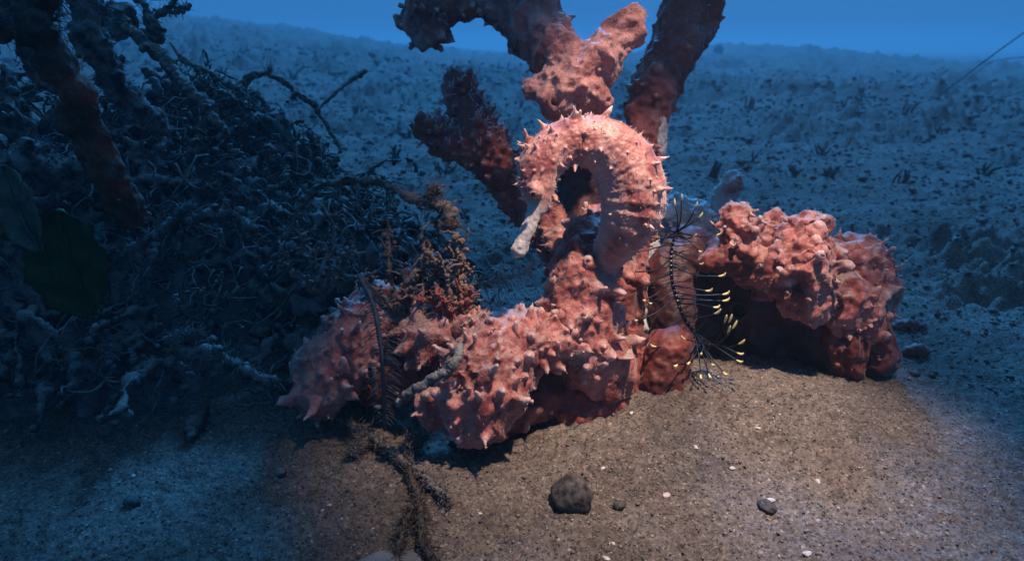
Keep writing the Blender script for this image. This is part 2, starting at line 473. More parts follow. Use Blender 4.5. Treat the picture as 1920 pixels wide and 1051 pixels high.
def build_seabed():
    rad = np.concatenate([np.geomspace(0.04, 0.16, 24, endpoint=False), np.geomspace(0.16, 1.2, 330, endpoint=False),
                          np.geomspace(1.2, 12, 180, endpoint=False), np.geomspace(12, 90, 40)])
    na = 480
    fine = np.linspace(math.radians(90+46), math.radians(90-46), na)
    coarse = np.linspace(math.radians(90-46), math.radians(90-314), 90)[1:-1]
    A = np.concatenate([fine, coarse]); nA = len(A)
    RR, AA = np.meshgrid(rad, A, indexing='ij')
    X = (RR*np.cos(AA)).ravel(); Y = (RR*np.sin(AA)).ravel()
    Z = gh(X, Y)+gdetail(X, Y)
    V = np.column_stack([X, Y, Z]); V = np.vstack([V, [[0, 0, 0]]])
    nr = len(rad)
    i = np.arange(nr-1)[:, None]*nA; j = np.arange(nA)[None, :]; k = (j+1) % nA
    F = np.stack([i+j, i+k, i+nA+k, i+nA+j], -1).reshape(-1, 4)
    me = bpy.data.meshes.new('seabed')
    nf = len(F)
    jj = np.arange(nA); tri = np.stack([np.full(nA, nr*nA), (jj+1) % nA, jj], -1)
    me.vertices.add(len(V)); me.vertices.foreach_set('co', V.astype(np.float32).ravel())
    me.loops.add(nf*4+nA*3); me.loops.foreach_set('vertex_index', np.concatenate([F.ravel(), tri.ravel()]).astype(np.int32))
    me.polygons.add(nf+nA)
    ls = np.concatenate([np.arange(nf)*4, nf*4+np.arange(nA)*3]).astype(np.int32)
    me.polygons.foreach_set('loop_start', ls)
    me.update(calc_edges=True); me.validate()
    o = link('seabed', me, M_SAND); o['kind'] = 'structure'
    o['label'] = 'grey brown sandy seabed with pits and small lumps fading into blue water'
    # normals up?
    if me.polygons[nA*10].normal.z < 0: me.flip_normals()
    return o
build_seabed()
def gz(x, y): return float(gh(np.array([x]), np.array([y]))[0]+gdetail(np.array([x]), np.array([y]))[0])
def ground_at(px, py):
    """where the pixel's ray meets the seabed"""
    c = np.array([0, 0, CAMZ]); d = at(px, py, 1.0)-c
    t = 0.1
    for _ in range(4000):
        p = c+d*t
        if p[2] <= float(gh(p[:1], p[1:2])[0]): return p
        t *= 1.004
    return p

# loose grains and crumbs: nobody could count them
def rock_shape(k):
    V = np.array([(0.1, 0, 0.95), (0.95, 0.1, 0.25), (0.25, 0.95, 0.2), (-0.75, 0.6, 0.35), (-0.75, -0.65, 0.2), (0.35, -0.9, 0.3), (0.2, 0.3, -0.6), (-0.2, -0.2, -0.7)], float)
    r = np.random.default_rng(k); return V*(1+r.uniform(-0.25, 0.25, (len(V), 1)))*np.array([1, r.uniform(0.6, 1), r.uniform(0.45, 0.9)])
ROCK_F = [(0, 1, 2), (0, 2, 3), (0, 3, 4), (0, 4, 5), (0, 5, 1), (1, 6, 2), (2, 6, 3), (3, 6, 7), (3, 7, 4), (4, 7, 5), (5, 7, 1), (1, 7, 6)]
def scatter(name, n, r0, r1, size_fn, tint_fn, label, halfang=44):
    R = r0*(r1/r0)**rng.uniform(0, 1, n); A = np.radians(90+rng.uniform(-halfang, halfang, n))
    X = R*np.cos(A); Y = R*np.sin(A)
    Z = gh(X, Y)+gdetail(X, Y)
    S = size_fn(R); T = tint_fn(n)
    shapes = [rock_shape(k) for k in range(12)]
    base = np.stack([shapes[k] for k in rng.integers(0, 12, n)])
    ang = rng.uniform(0, 6.28, n); ca, sa = np.cos(ang), np.sin(ang)
    bx = base[..., 0]*ca[:, None]-base[..., 1]*sa[:, None]; by = base[..., 0]*sa[:, None]+base[..., 1]*ca[:, None]
    V = np.stack([bx, by, base[..., 2]], -1)*S[:, None, None]+np.stack([X, Y, Z+S*0.15], -1)[:, None, :]
    nv = base.shape[1]
    F = (np.array(ROCK_F)[None]+(np.arange(n)*nv)[:, None, None]).reshape(-1, 3)
    me = bpy.data.meshes.new(name)
    me.vertices.add(n*nv); me.vertices.foreach_set('co', V.astype(np.float32).ravel())
    me.loops.add(len(F)*3); me.loops.foreach_set('vertex_index', F.astype(np.int32).ravel())
    me.polygons.add(len(F)); me.polygons.foreach_set('loop_start', (np.arange(len(F))*3).astype(np.int32))
    me.update(calc_edges=True)
    set_attr(me, 'tint', np.repeat(T, nv))
    o = link(name, me, M_GRAIN, None, False)
    return tag(o, label, 'sand', kind='stuff')
scatter('sand_grains', 11500, 0.17, 0.60, lambda R: 0.0004+0.0020*rng.beta(0.9, 9, len(R)), lambda n: rng.beta(1.5, 1.9, n), 'loose sand grains strewn over the foreground seabed')
scatter('seabed_crumbs', 26000, 0.45, 6.0, lambda R: R*(0.0013+0.012*rng.beta(0.8, 8, len(R))), lambda n: 0.6*rng.beta(0.9, 4.0, n), 'dark crumbs of rubble and silt strewn over the blue seabed')

# ------------------------------------------------------------------ sponges
PX = 1/FPX
def chain(spec):
    """[(px,py,depth,radius_px)] -> world path and radii"""
    P = np.array([at(a, b, d) for a, b, d, r in spec]); R = np.array([r*d*PX for a, b, d, r in spec])
    return P, R
def sponge_mesh(chains, n_tub, tub_len, tub_r, voxel=0.00086, amp=(0.0010, 0.0005), up=0.15, smooth=1, extra=(), taper=True, seed=0, conc=1.0, ridge=0.0018, bias=(0, 0, 0)):
    """lumpy body with conical tubercles; chains = list of specs; tub_len in metres (lo,hi)"""
    r_ = np.random.default_rng(seed+100)
    mb = MB(); tips = []
    lens = []; data = []
    for spec in chains:
        P, R = chain(spec); n = max(6, len(spec)*5)
        if len(spec) == 1:
            mb.ball(P[0], R[0], 16, 10); data.append((np.repeat(P, 2, 0), np.repeat(R, 2))); lens.append(R[0]*2); continue
        Q = catmull(P, n); q = np.interp(np.linspace(0, len(R)-1, n), np.arange(len(R)), R)
        mb.tube(Q, q, 16)
        mb.ball(Q[0], q[0]*0.98, 14, 8); mb.ball(Q[-1], q[-1]*0.98, 14, 8)
        data.append((Q, q)); lens.append(np.linalg.norm(np.diff(Q, axis=0), axis=1).sum()+q[0]+q[-1])
    lens = np.array(lens)*np.array([d[1].mean() for d in data])
    pts = []
    for k in range(n_tub*14):
        if len(pts) >= n_tub: break
        c = r_.choice(len(data), p=lens/lens.sum()); Q, q = data[c]
        i = r_.integers(0, len(Q)); 
        d = r_.normal(size=3); d /= np.linalg.norm(d)
        T = Q[min(i+1, len(Q)-1)]-Q[max(i-1, 0)]; T = T/(np.linalg.norm(T)+1e-9)
        if 0 < i < len(Q)-1 and len(Q) > 2: d = d-T*np.dot(d, T)*0.95; d /= np.linalg.norm(d)+1e-9
        p = Q[i]+d*q[i]*0.97
        # keep only points on the outside of the union and apart from one another
        inside = any((np.linalg.norm(Q2-p, axis=1) < q2*0.9).any() for Q2, q2 in data)
        if inside: continue
        L = tub_len[0]*0.7+(tub_len[1]*1.15-tub_len[0]*0.7)*r_.beta(1.2, 2.2)
        if any(np.linalg.norm(p-o) < (L+l)*0.42/conc for o, l in pts): continue
        pts.append((p, L))
        dd = d+np.array([0, 0, up])+np.array(bias)+r_.normal(size=3)*0.22
        mb.cone(p, dd, L, L*r_.uniform(*tub_r), r_.normal(size=3)*0.15)
        dd = dd/np.linalg.norm(dd); tips.append((p+dd*L*0.9, L))
    for p, d, L, r in extra:
        mb.cone(p, d, L, r); dd = np.array(d)/np.linalg.norm(d); tips.append((np.array(p)+dd*L*0.9, L))
    me = remeshed(mb, voxel, smooth)
    V, N = get_vn(me)
    tip = np.zeros(len(V))
    if tips:
        TP = np.array([t[0] for t in tips]); TL = np.array([t[1] for t in tips])
        for c0_ in range(0, len(V), 4000):
            D = ((V[c0_:c0_+4000, None, :]-TP[None])**2).sum(-1)**0.5
            tip[c0_:c0_+4000] = np.clip(1-D/(TL*0.8), 0, 1).max(1)
    w = fbm3(V, 0.011, 3, seed)*amp[0]*1.2+fbm3(V, 0.0032, 2, seed+9)*amp[1]*1.3
    if ridge: w = w+ridge*(0.33-np.abs(fbm3(V*np.array([1, 1, 0.55]), 0.012, 2, seed+31)))*1.3
    set_v(me, V+N*(w*(1-0.4*tip))[:, None])
    set_attr(me, 'tip', np.clip(tip*1.15, 0, 1)**1.6*0.85)
    return me
PXM = 0.36*PX       # one photo pixel at sponge distance, metres

base = ground_at(1110, 765)
sponge = thing('branching_sponge', 'tall salmon pink branching sponge with spiky knobs, held by the seahorse', 'sponge', base)
def branch(label, chains, n, tl, tr=(0.42, 0.6), mat=M_SPONGE, parent=None, name='branch', **kw):
    me = sponge_mesh(chains, n, (tl[0]*PXM, tl[1]*PXM), tr, **kw)
    o = link(name, me, mat, parent if parent is not None else sponge)
    if label: o['label'] = label
    if mat in (M_SPONGE, M_SALMON, M_SPONGE_DK, M_PALE):
        V, N = get_vn(me); n_h = min(len(V)//6, 1600)
        i = rng.choice(len(V), n_h, replace=False)
        hairs('surface_fuzz', V[i], N[i]+rng.normal(size=(n_h, 3))*0.6, rng.uniform(0.0004, 0.0017, n_h), rng.uniform(0.00012, 0.00026, n_h), mat, o, 0.3, 0.6, 'tip')
    return o
branch('knobbly pink stalk of the sponge below the seahorse', [[(1125, 690, .372, 70), (1098, 630, .364, 64), (1090, 560, .360, 62), (1092, 505, .362, 58), (1108, 460, .368, 52), (1140, 410, .390, 40)]], 110, (16, 36), (0.45, 0.62), seed=1, ridge=0.003, name='stalk')
branch('dark brown red base of the sponge on the sand, plus a dark mass added for the lobe shadow', [[(1090, 700, .392, 85), (1100, 770, .388, 95)], [(1150, 660, .395, 60), (1165, 760, .392, 55)], [(1060, 660, .385, 50), (1050, 730, .385, 55)], [(1020, 740, .378, 50), (950, 770, .368, 48), (880, 790, .362, 40)], [(780, 700, .372, 46), (700, 720, .372, 44)]], 40, (10, 22), mat=M_SPONGE_DK, seed=2, voxel=0.0013, name='base', amp=(0.0018, 0.0005))  # left arm is added, a dark mass for the shadow under the front lobe
branch('big salmon lobe with pointed knobs hanging in front', [[(1075, 620, .360, 48), (1010, 640, .352, 55), (950, 650, .345, 66), (915, 700, .338, 85), (895, 760, .334, 78)], [(915, 640, .35, 60), (865, 615, .355, 42)], [(870, 760, .336, 60), (810, 765, .336, 38)]], 230, (13, 36), (0.4, 0.56), seed=3, ridge=0.003, name='lobe')
branch('short pink lobe with a few broad points', [[(760, 625, .36, 30), (800, 640, .352, 46), (840, 650, .352, 38)]], 34, (22, 46), (0.42, 0.55), seed=4, name='lobe')
branch('far left lobe, pink and violet', [[(745, 600, .375, 50), (690, 610, .365, 52), (640, 670, .357, 64), (600, 735, .352, 52)], [(640, 660, .357, 55), (575, 690, .355, 36)], [(720, 570, .375, 45), (690, 580, .37, 40)]], 130, (14, 40), (0.4, 0.55), seed=5, ridge=0.003, name='lobe')
# upper cluster, smoother and wrinkled
cl = branch('smooth wrinkled salmon branches crossing above the seahorse', [[(1004, 172, .362, 30), (1040, 168, .362, 46), (1085, 150, .364, 44), (1120, 120, .366, 40), (1155, 80, .366, 38), (1186, 38, .366, 24)], [(1060, 120, .372, 42), (1035, 75, .378, 42), (1005, 30, .384, 44), (985, -30, .39, 46)], [(1090, 160, .366, 42), (1118, 190, .368, 28)]], 26, (8, 16), (0.45, 0.6), seed=6, name='branch', mat=M_SALMON, amp=(0.0024, 0.0005), smooth=4, conc=0.8, ridge=0.004,
            extra=[(at(1012, 172, .36), at(970, 175, .36)-at(1012, 172, .36), 26*PXM, 20*PXM), (at(1035, 118, .365), at(1020, 96, .355)-at(1035, 118, .365), 26*PXM, 14*PXM)])
branch('stem coloured dark for the shade behind the arch of the seahorse', [[(1080, 180, .39, 36), (1090, 260, .43, 42), (1088, 340, .445, 48), (1095, 440, .425, 48)]], 30, (12, 22), mat=M_RED_SHADED, seed=11)
mb = MB(); c_ = at(1040, 190, .3505); mb.ball(c_, 8*PXM, 12, 8, sq=(0.85, 0.5, 1)); mb.build('osculum', M_HOLE, cl)
branch('dark arching branch at the top left', [[(797, 66, .43, 28), (798, 32, .43, 48), (850, -2, .43, 36), (915, -14, .43, 42), (975, 25, .425, 52), (1035, 95, .40, 46)]], 120, (14, 38), (0.42, 0.6), seed=7, ridge=0.003, mat=M_SPONGE)
branch('dark upright branch at the top right', [[(1305, -40, .44, 56), (1288, 30, .44, 56), (1258, 105, .44, 50), (1225, 175, .435, 44), (1208, 235, .43, 36), (1195, 320, .42, 36), (1180, 450, .41, 40), (1160, 620, .405, 44)]], 110, (10, 24), (0.5, 0.8), seed=8, voxel=0.001, mat=M_SPONGE_DK, amp=(0.002, 0.0006))  # darker sponge colour stands in for the torchlight missing on this branch
spiky = branch('dark red forked branch bristling with thin spikes', [[(858, 165, .41, 32), (882, 215, .41, 40), (915, 275, .41, 44), (945, 335, .412, 34), (975, 390, .415, 26), (1040, 450, .405, 34), (1085, 520, .39, 36)], [(800, 240, .408, 24), (850, 265, .408, 34), (905, 290, .41, 36)]], 210, (16, 40), (0.26, 0.42), seed=9, mat=M_SPONGE_DK, up=0.35, smooth=1)
branch('small red knobbly piece behind the seahorse snout', [[(1035, 395, .40, 22), (1042, 440, .395, 28), (1060, 470, .385, 20)]], 28, (10, 20), (0.5, 0.7), seed=10)
# translucent polyp fringe along the upper edges of the spiky branch
mb = MB()
V, N = get_vn(spiky.data)
cand = np.where((N[:, 2] > 0.5) & (V[:, 2] > at(900, 262, .41)[2]))[0]
for i in rng.choice(cand, min(260, len(cand)), replace=False):
    L = rng.uniform(0.0010, 0.0024); d = N[i]*0.7+np.array([0, 0, 0.7])+rng.normal(size=3)*0.35; d /= np.linalg.norm(d)
    k = rng.normal(size=3)*0.8
    t = np.linspace(0, 1, 5)[:, None]
    mb.tube(V[i]+t*d*L+t*t*k*L, np.linspace(0.00042, 0.00030, 5), 5)
fr = mb.build('polyp_fringe', M_PALE, spiky); fr['kind'] = 'stuff'; fr['label'] = 'pale thread-like polyps along the upper edge'
# thin pale ledge of skin where lobe and stalk meet
mb = MB()
g = []
for i in range(25):
    s = i/24
    px = 1055+s*135; py = 672-38*math.sin(math.pi*min(1, s*1.15+0.1))**0.8
    g.append((px, py))
rows = []
for r in range(5):
    for i, (px, py) in enumerate(g):
        k = r/4; rows.append(at(px-8*k, py-26*k-6*math.sin(i*0.9)*k, .348+.022*k+0.0012*math.sin(i*1.7+r)))
rows = np.array(rows); back = rows+np.array([0, 0.0012, -0.0012])
F = [(r*25+i, r*25+i+1, (r+1)*25+i+1, (r+1)*25+i) for r in range(4) for i in range(24)]
nn = len(rows)
Fb = [tuple(nn+q for q in f[::-1]) for f in F]
Fe = [(i, nn+i, nn+i+1, i+1) for i in range(24)]
mb.add(np.vstack([rows, back]), F+Fb+Fe)
o = mb.build('skin_ledge', M_SPONGE, sponge); set_attr(o.data, 'tip', np.full(len(o.data.vertices), 0.55)); o['label'] = 'thin pale fold of skin between stalk and base'

# right-hand sponge mass
base2 = ground_at(1520, 705)
rs = thing('lumpy_sponge', 'wide salmon lumpy sponge overhanging a dark hollow on the right', 'sponge', base2)
branch('big ridged salmon lump', [[(1378, 412, .405, 34), (1395, 445, .403, 48), (1425, 490, .408, 56)], [(1450, 430, .402, 38), (1460, 480, .405, 56)], [(1535, 428, .392, 32), (1508, 452, .389, 48), (1500, 510, .384, 64), (1515, 560, .386, 48)], [(1430, 490, .415, 60), (1520, 500, .412, 66)]], 90, (16, 38), (0.38, 0.52), parent=rs, name='lump', seed=21, amp=(0.0026, 0.0008), ridge=0.005, up=0.5, bias=(0.45, 0.5, 0))
branch('outer right spiky lump', [[(1600, 480, .412, 44), (1630, 505, .41, 46), (1650, 555, .412, 38)], [(1580, 560, .40, 50), (1610, 600, .405, 46)]], 90, (15, 40), (0.42, 0.56), parent=rs, name='lump', seed=22, ridge=0.004, up=0.4, bias=(0.5, 0.4, 0))
branch('red lobes sloping to the sand at the right end', [[(1620, 610, .412, 46), (1645, 665, .414, 38)], [(1585, 640, .405, 40), (1590, 690, .408, 30)]], 30, (10, 22), parent=rs, name='lobe', mat=M_RED, seed=25, ridge=0.003)
un = branch('red underside darkened for the overhang shade', [[(1370, 480, .435, 46), (1400, 540, .445, 64), (1420, 600, .455, 70), (1430, 690, .47, 76)], [(1500, 580, .44, 72), (1560, 620, .43, 70), (1610, 650, .425, 52)], [(1550, 660, .43, 52), (1620, 690, .425, 34)], [(1480, 640, .46, 74)]], 16, (8, 16), parent=rs, name='underside', voxel=0.0016, mat=M_RED_SHADED, seed=23, amp=(0.002, 0.0005), smooth=5)
branch('rounded red shoulder', [[(1335, 490, .40, 26), (1380, 485, .402, 38), (1420, 500, .41, 40)]], 6, (8, 14), parent=rs, name='shoulder', mat=M_RED, seed=24)
# osculum ring
mb = MB(); c0 = at(1385, 583, .421)
ang = np.linspace(0, 2*math.pi, 25)[:-1]
n_ = c0-np.array([0, 0, CAMZ]); n_ /= np.linalg.norm(n_)
R1 = np.array([1, 0, 0]); U1 = np.cross(R1, n_)
ring = [c0+(R1*math.cos(a)*16+U1*math.sin(a)*18)*PXM*1.15 for a in np.append(ang, ang[:2])]
mb.tube(ring, 4.0*PXM, 8, 0.08, cap=False)
t_ = np.linspace(0, 1, 6)
for a in (0,):
    P_ = c0+np.outer(t_, n_)*0.03
    mb.tube(P_, np.array([19, 18, 18, 18, 16, 10])*PXM, 20, 0.03, cap=False)
o = mb.build('osculum', M_RED_SHADED, rs); set_attr(o.data, 'tip', np.zeros(len(o.data.vertices))); o['label'] = 'round open pore with a red rim'
# pale finger and mass behind
ps = thing('pale_sponge', 'pale bluish sponge mass with one upright finger behind the feather star', 'sponge', ground_at(1290, 640))
branch('upright finger with a brown tip', [[(1330, 420, .50, 24), (1355, 375, .495, 22), (1374, 338, .49, 19)]], 22, (8, 18), parent=ps, name='finger', mat=M_PALE, seed=31)
branch(None, [[(1374, 350, .483, 14), (1380, 336, .483, 12)]], 8, (8, 12), parent=ps, name='finger_tip', mat=M_SPONGE, seed=34)
branch(None, [[(1240, 410, .50, 44), (1290, 420, .50, 48), (1330, 440, .50, 40)]], 30, (10, 22), parent=ps, name='body', mat=M_PALE, seed=32, amp=(0.0022, 0.0006))
branch('foot of the pale sponge coloured dark for the shaded hollow', [[(1290, 470, .465, 50), (1310, 560, .465, 60), (1280, 650, .46, 70)]], 8, (8, 16), parent=ps, name='foot', voxel=0.0018, mat=M_RED_SHADED, seed=35)
branch('pale column beside the stalk', [[(1215, 480, .44, 34), (1205, 560, .43, 36), (1190, 660, .42, 40)]], 60, (10, 22), parent=ps, name='body', mat=M_PALE, seed=32, amp=(0.0022, 0.0006))
branch('pale flap beside the dark upright branch', [[(1238, 235, .425, 14), (1235, 270, .425, 20), (1225, 310, .428, 14), (1225, 400, .44, 20)]], 6, (6, 10), parent=ps, name='flap', mat=M_PALE, seed=33)
# red fingers
rf = thing('red_sponge', 'smooth round brick red sponge low beside the sponge base', 'sponge', ground_at(1245, 745))
branch(None, [[(1255, 655, .382, 48), (1245, 700, .382, 46), (1235, 745, .384, 46)]], 8, (6, 12), parent=rf, name='body', mat=M_RED, seed=41, smooth=6)
branch(None, [[(1205, 650, .392, 28), (1200, 720, .39, 34)]], 6, (6, 10), parent=rf, name='side_lobe', mat=M_RED, seed=42, smooth=6)
rf2 = thing('finger_sponge', 'red round-topped finger sponge darkened for shade behind the feather star', 'sponge', ground_at(1262, 640))
branch(None, [[(1290, 475, .42, 34), (1262, 500, .42, 46), (1258, 560, .415, 46), (1258, 640, .41, 42)]], 8, (6, 12), parent=rf2, name='body', mat=M_RED_SHADED, seed=43, smooth=6, voxel=0.0012)
for k, (px, py, w) in enumerate([(1700, 612, 26), (1715, 660, 20), (1760, 590, 10)]):
    p = ground_at(px, py+8)
    d = p[1]/_c
    me = sponge_mesh([[(px-w, py+5, .43, w*0.35), (px, py, .43, w*0.55), (px+w, py+3, .43, w*0.4)]], 10, (6*PXM, 12*PXM), (0.5, 0.7), seed=50+k)
    V, N = get_vn(me); V = V-V.mean(0)+np.array([p[0], p[1], p[2]+0.004]); set_v(me, V)
    o = link('sponge_fragment', me, M_RED)
    tag(o, ['larger red sponge scrap on the sand right of the lumpy sponge', 'lower red sponge scrap on the sand right of the lumpy sponge', 'tiny red sponge scrap farthest right of the lumpy sponge'][k], 'sponge', 'red sponge scraps')

# ------------------------------------------------------------------ seahorse
def build_seahorse():
    spec = [(970, 476, .322, 15), (976, 464, .322, 15), (987, 435, .322, 13), (999, 405, .323, 14.5), (1008, 382, .324, 22), (1008, 350, .326, 34), (1016, 308, .328, 44), (1045, 277, .330, 43), (1088, 264, .332, 46), (1132, 274, .334, 53), (1168, 308, .336, 60), (1184, 352, .338, 64), (1182, 400, .340, 58), (1164, 442, .344, 44), (1144, 476, .351, 32), (1132, 505, .359, 24), (1130, 535, .372, 19), (1120, 560, .392, 17), (1085, 570, .404, 15), (1045, 560, .394, 13), (1030, 540, .372, 12), (1046, 524, .352, 10)]
    root = thing('seahorse', 'pink spiny seahorse curled over a sponge stalk with its snout pointing down', 'seahorse', at(1172, 470, .356))
    P, R = chain(spec)
    n = 110
    Q = catmull(P, n); q = np.interp(np.linspace(0, len(R)-1, n), np.arange(len(R)), R)
    # body rings
    u = np.linspace(0, len(R)-1, n)
    ringm = np.where((u > 7) , 1+np.where(u > 11.5, 0.035, 0.014)*np.cos(u*2*math.pi*2.0), 1.0)
    mb = MB(); mb.tube(Q, q*ringm, 24)
    view = np.array([0, 0, CAMZ])
    tips = []
    def spine(p, d, L, r):
        mb.cone(p, d, L, r); d = np.array(d)/np.linalg.norm(d); tips.append((p+d*L*0.85, L))
    center = at(1085, 385, .335)
    ringpos = np.arange(4.6, 18.4, 0.42)
    for k, uu in enumerate(ringpos):
        i = int(uu/(len(R)-1)*(n-1)); p = Q[i]; r = q[i]
        T = Q[min(i+1, n-1)]-Q[i-1]; T /= np.linalg.norm(T)
        V_ = view-p; V_ -= T*np.dot(V_, T); V_ /= np.linalg.norm(V_)        # towards the viewer side
        O = np.cross(T, V_); O /= np.linalg.norm(O)
        if np.dot(O, p-center) < 0: O = -O                                   # outward (dorsal)
        big = (k % 2 == 0)
        for th, Ls in ((0, 1.0), (32, .85), (62, 0.7), (100, 0.55), (138, 0.55), (172, 0.6), (-35, 0.8), (-75, 0.6)):
            if th in (100,) and not big: continue
            a = math.radians(th+rng.uniform(-14, 14))
            d = O*math.cos(a)+V_*math.sin(a)
            if th not in (0, 32, -35) and rng.uniform() < 0.35: continue
            L = (21 if big else 12)*Ls*rng.uniform(0.6, 1.25)*PXM
            if uu < 6: L *= 0.7
            if uu > 13.5: L *= 0.75
            spine(p+d*r*0.96, d+T*rng.uniform(-0.25, 0.25), L, L*0.36)
    # coronet and head spines
    for px, py, dx, dy, L, r in [(1078, 224, 0, -1, 26, 12), (1094, 226, .35, -1, 16, 7), (990, 262, -.35, -1, 26, 9), (983, 276, -.9, -.4, 18, 7), (975, 300, -1, -.1, 15, 6), (977, 345, -1, .1, 18, 6), (984, 372, -1, .25, 12, 5), (1040, 372, .6, .5, 14, 6), (1052, 320, .3, 1, 14, 6), (1078, 312, 0, 1, 16, 6), (1028, 244, -.1, -1, 16, 7)]:
        p = at(px, py, .326); d = at(px+dx*20, py+dy*20, .322)-p
        spine(p, d, L*PXM, r*PXM)
    # brow and cheek
    mb.ball(at(1003, 356, .318), 14*PXM, 12, 8)
    me = remeshed(mb, 0.00052, 2)
    V, N = get_vn(me)
    set_v(me, V+N*(fbm3(V, 0.006, 3, 77)*0.00045+fbm3(V, 0.0018, 2, 78)*0.00022)[:, None])
    kd = KDTree(len(tips)); [kd.insert(p, i) for i, (p, L) in enumerate(tips)]; kd.balance()
    kq = KDTree(n); [kq.insert(p, i) for i, p in enumerate(Q)]; kq.balance()
    tip = np.zeros(len(V)); pale = np.zeros(len(V))
    for i, v in enumerate(V):
        co, j, dist = kd.find(v); tip[i] = max(0, 1-dist/(tips[j][1]*0.8))
        co, j, dist = kq.find(v); uu = u[j]
        s = 1-max(0, min(1, (uu-3.3)/1.0))                                   # snout
        inner = np.dot(v-Q[j], Q[j]-center)/(np.linalg.norm(Q[j]-center)*q[j])
        if 9 < uu < 14: s = max(s, 0.55*max(0, min(1, (-inner-0.35)/0.5)))    # pale belly edge
        if uu > 18: s = max(s, 0.25)
        pale[i] = s
    set_attr(me, 'tip', np.clip(tip*1.2, 0, 1)); set_attr(me, 'pale', np.clip(pale, 0, 1))
    body = link('body', me, M_HORSE, root)
    # soft skin filaments
    V, N = get_vn(me); i = rng.choice(np.where(pale < 0.4)[0], 2200, replace=False)
    hairs('skin_filaments', V[i], N[i]+rng.normal(size=(len(i), 3))*0.5, rng.uniform(0.0005, 0.0019, len(i)), rng.uniform(0.0001, 0.00022, len(i)), M_HORSE, body, 0.4, 0.5, 'tip')
    # eye
    e = at(1000, 364, .3118)
    mb = MB(); mb.ball(e, 7.5*PXM, 16, 10, sq=(1, 0.6, 0.8)); eye = mb.build('eye', M_EYERIM, root)
    mb = MB(); mb.ball(e-np.array([0, 0.0012, -0.0004]), 3.6*PXM, 12, 8, sq=(1, 0.6, 1)); mb.build('pupil', M_EYE, eye)
    # dorsal fin: a small fan of rays on the back
    mb = MB()
    a0 = at(1228, 372, .341); a1 = at(1212, 425, .344)
    t = np.linspace(0, 1, 15)
    inner = a0+np.outer(t, a1-a0); out = np.array([at(1228-16*s+24*math.sin(math.pi*(0.25+0.6*s)), 372+53*s+6, .343) for s in t])
    inn = np.vstack([inner, inner+np.array([0, 0.0004, 0])]); ou = np.vstack([out, out+np.array([0, 0.0004, 0])])
    Vv = np.vstack([inner, out, inner+np.array([0, 0.0004, 0]), out+np.array([0, 0.0004, 0])])
    F = [(i, i+1, 15+i+1, 15+i) for i in range(14)]+[(30+i+1, 30+i, 45+i, 45+i+1) for i in range(14)]+[(15+i, 15+i+1, 45+i+1, 45+i) for i in range(14)]
    mb.add(Vv, F)
    for i in range(15): mb.tube([inner[i], (inner[i]*0.4+out[i]*0.6), out[i]+(out[i]-inner[i])*0.12], [0.0004, 0.0003, 0.0002], 5)
    mb.build('dorsal_fin', M_PALE, root)
    return root
build_seahorse()

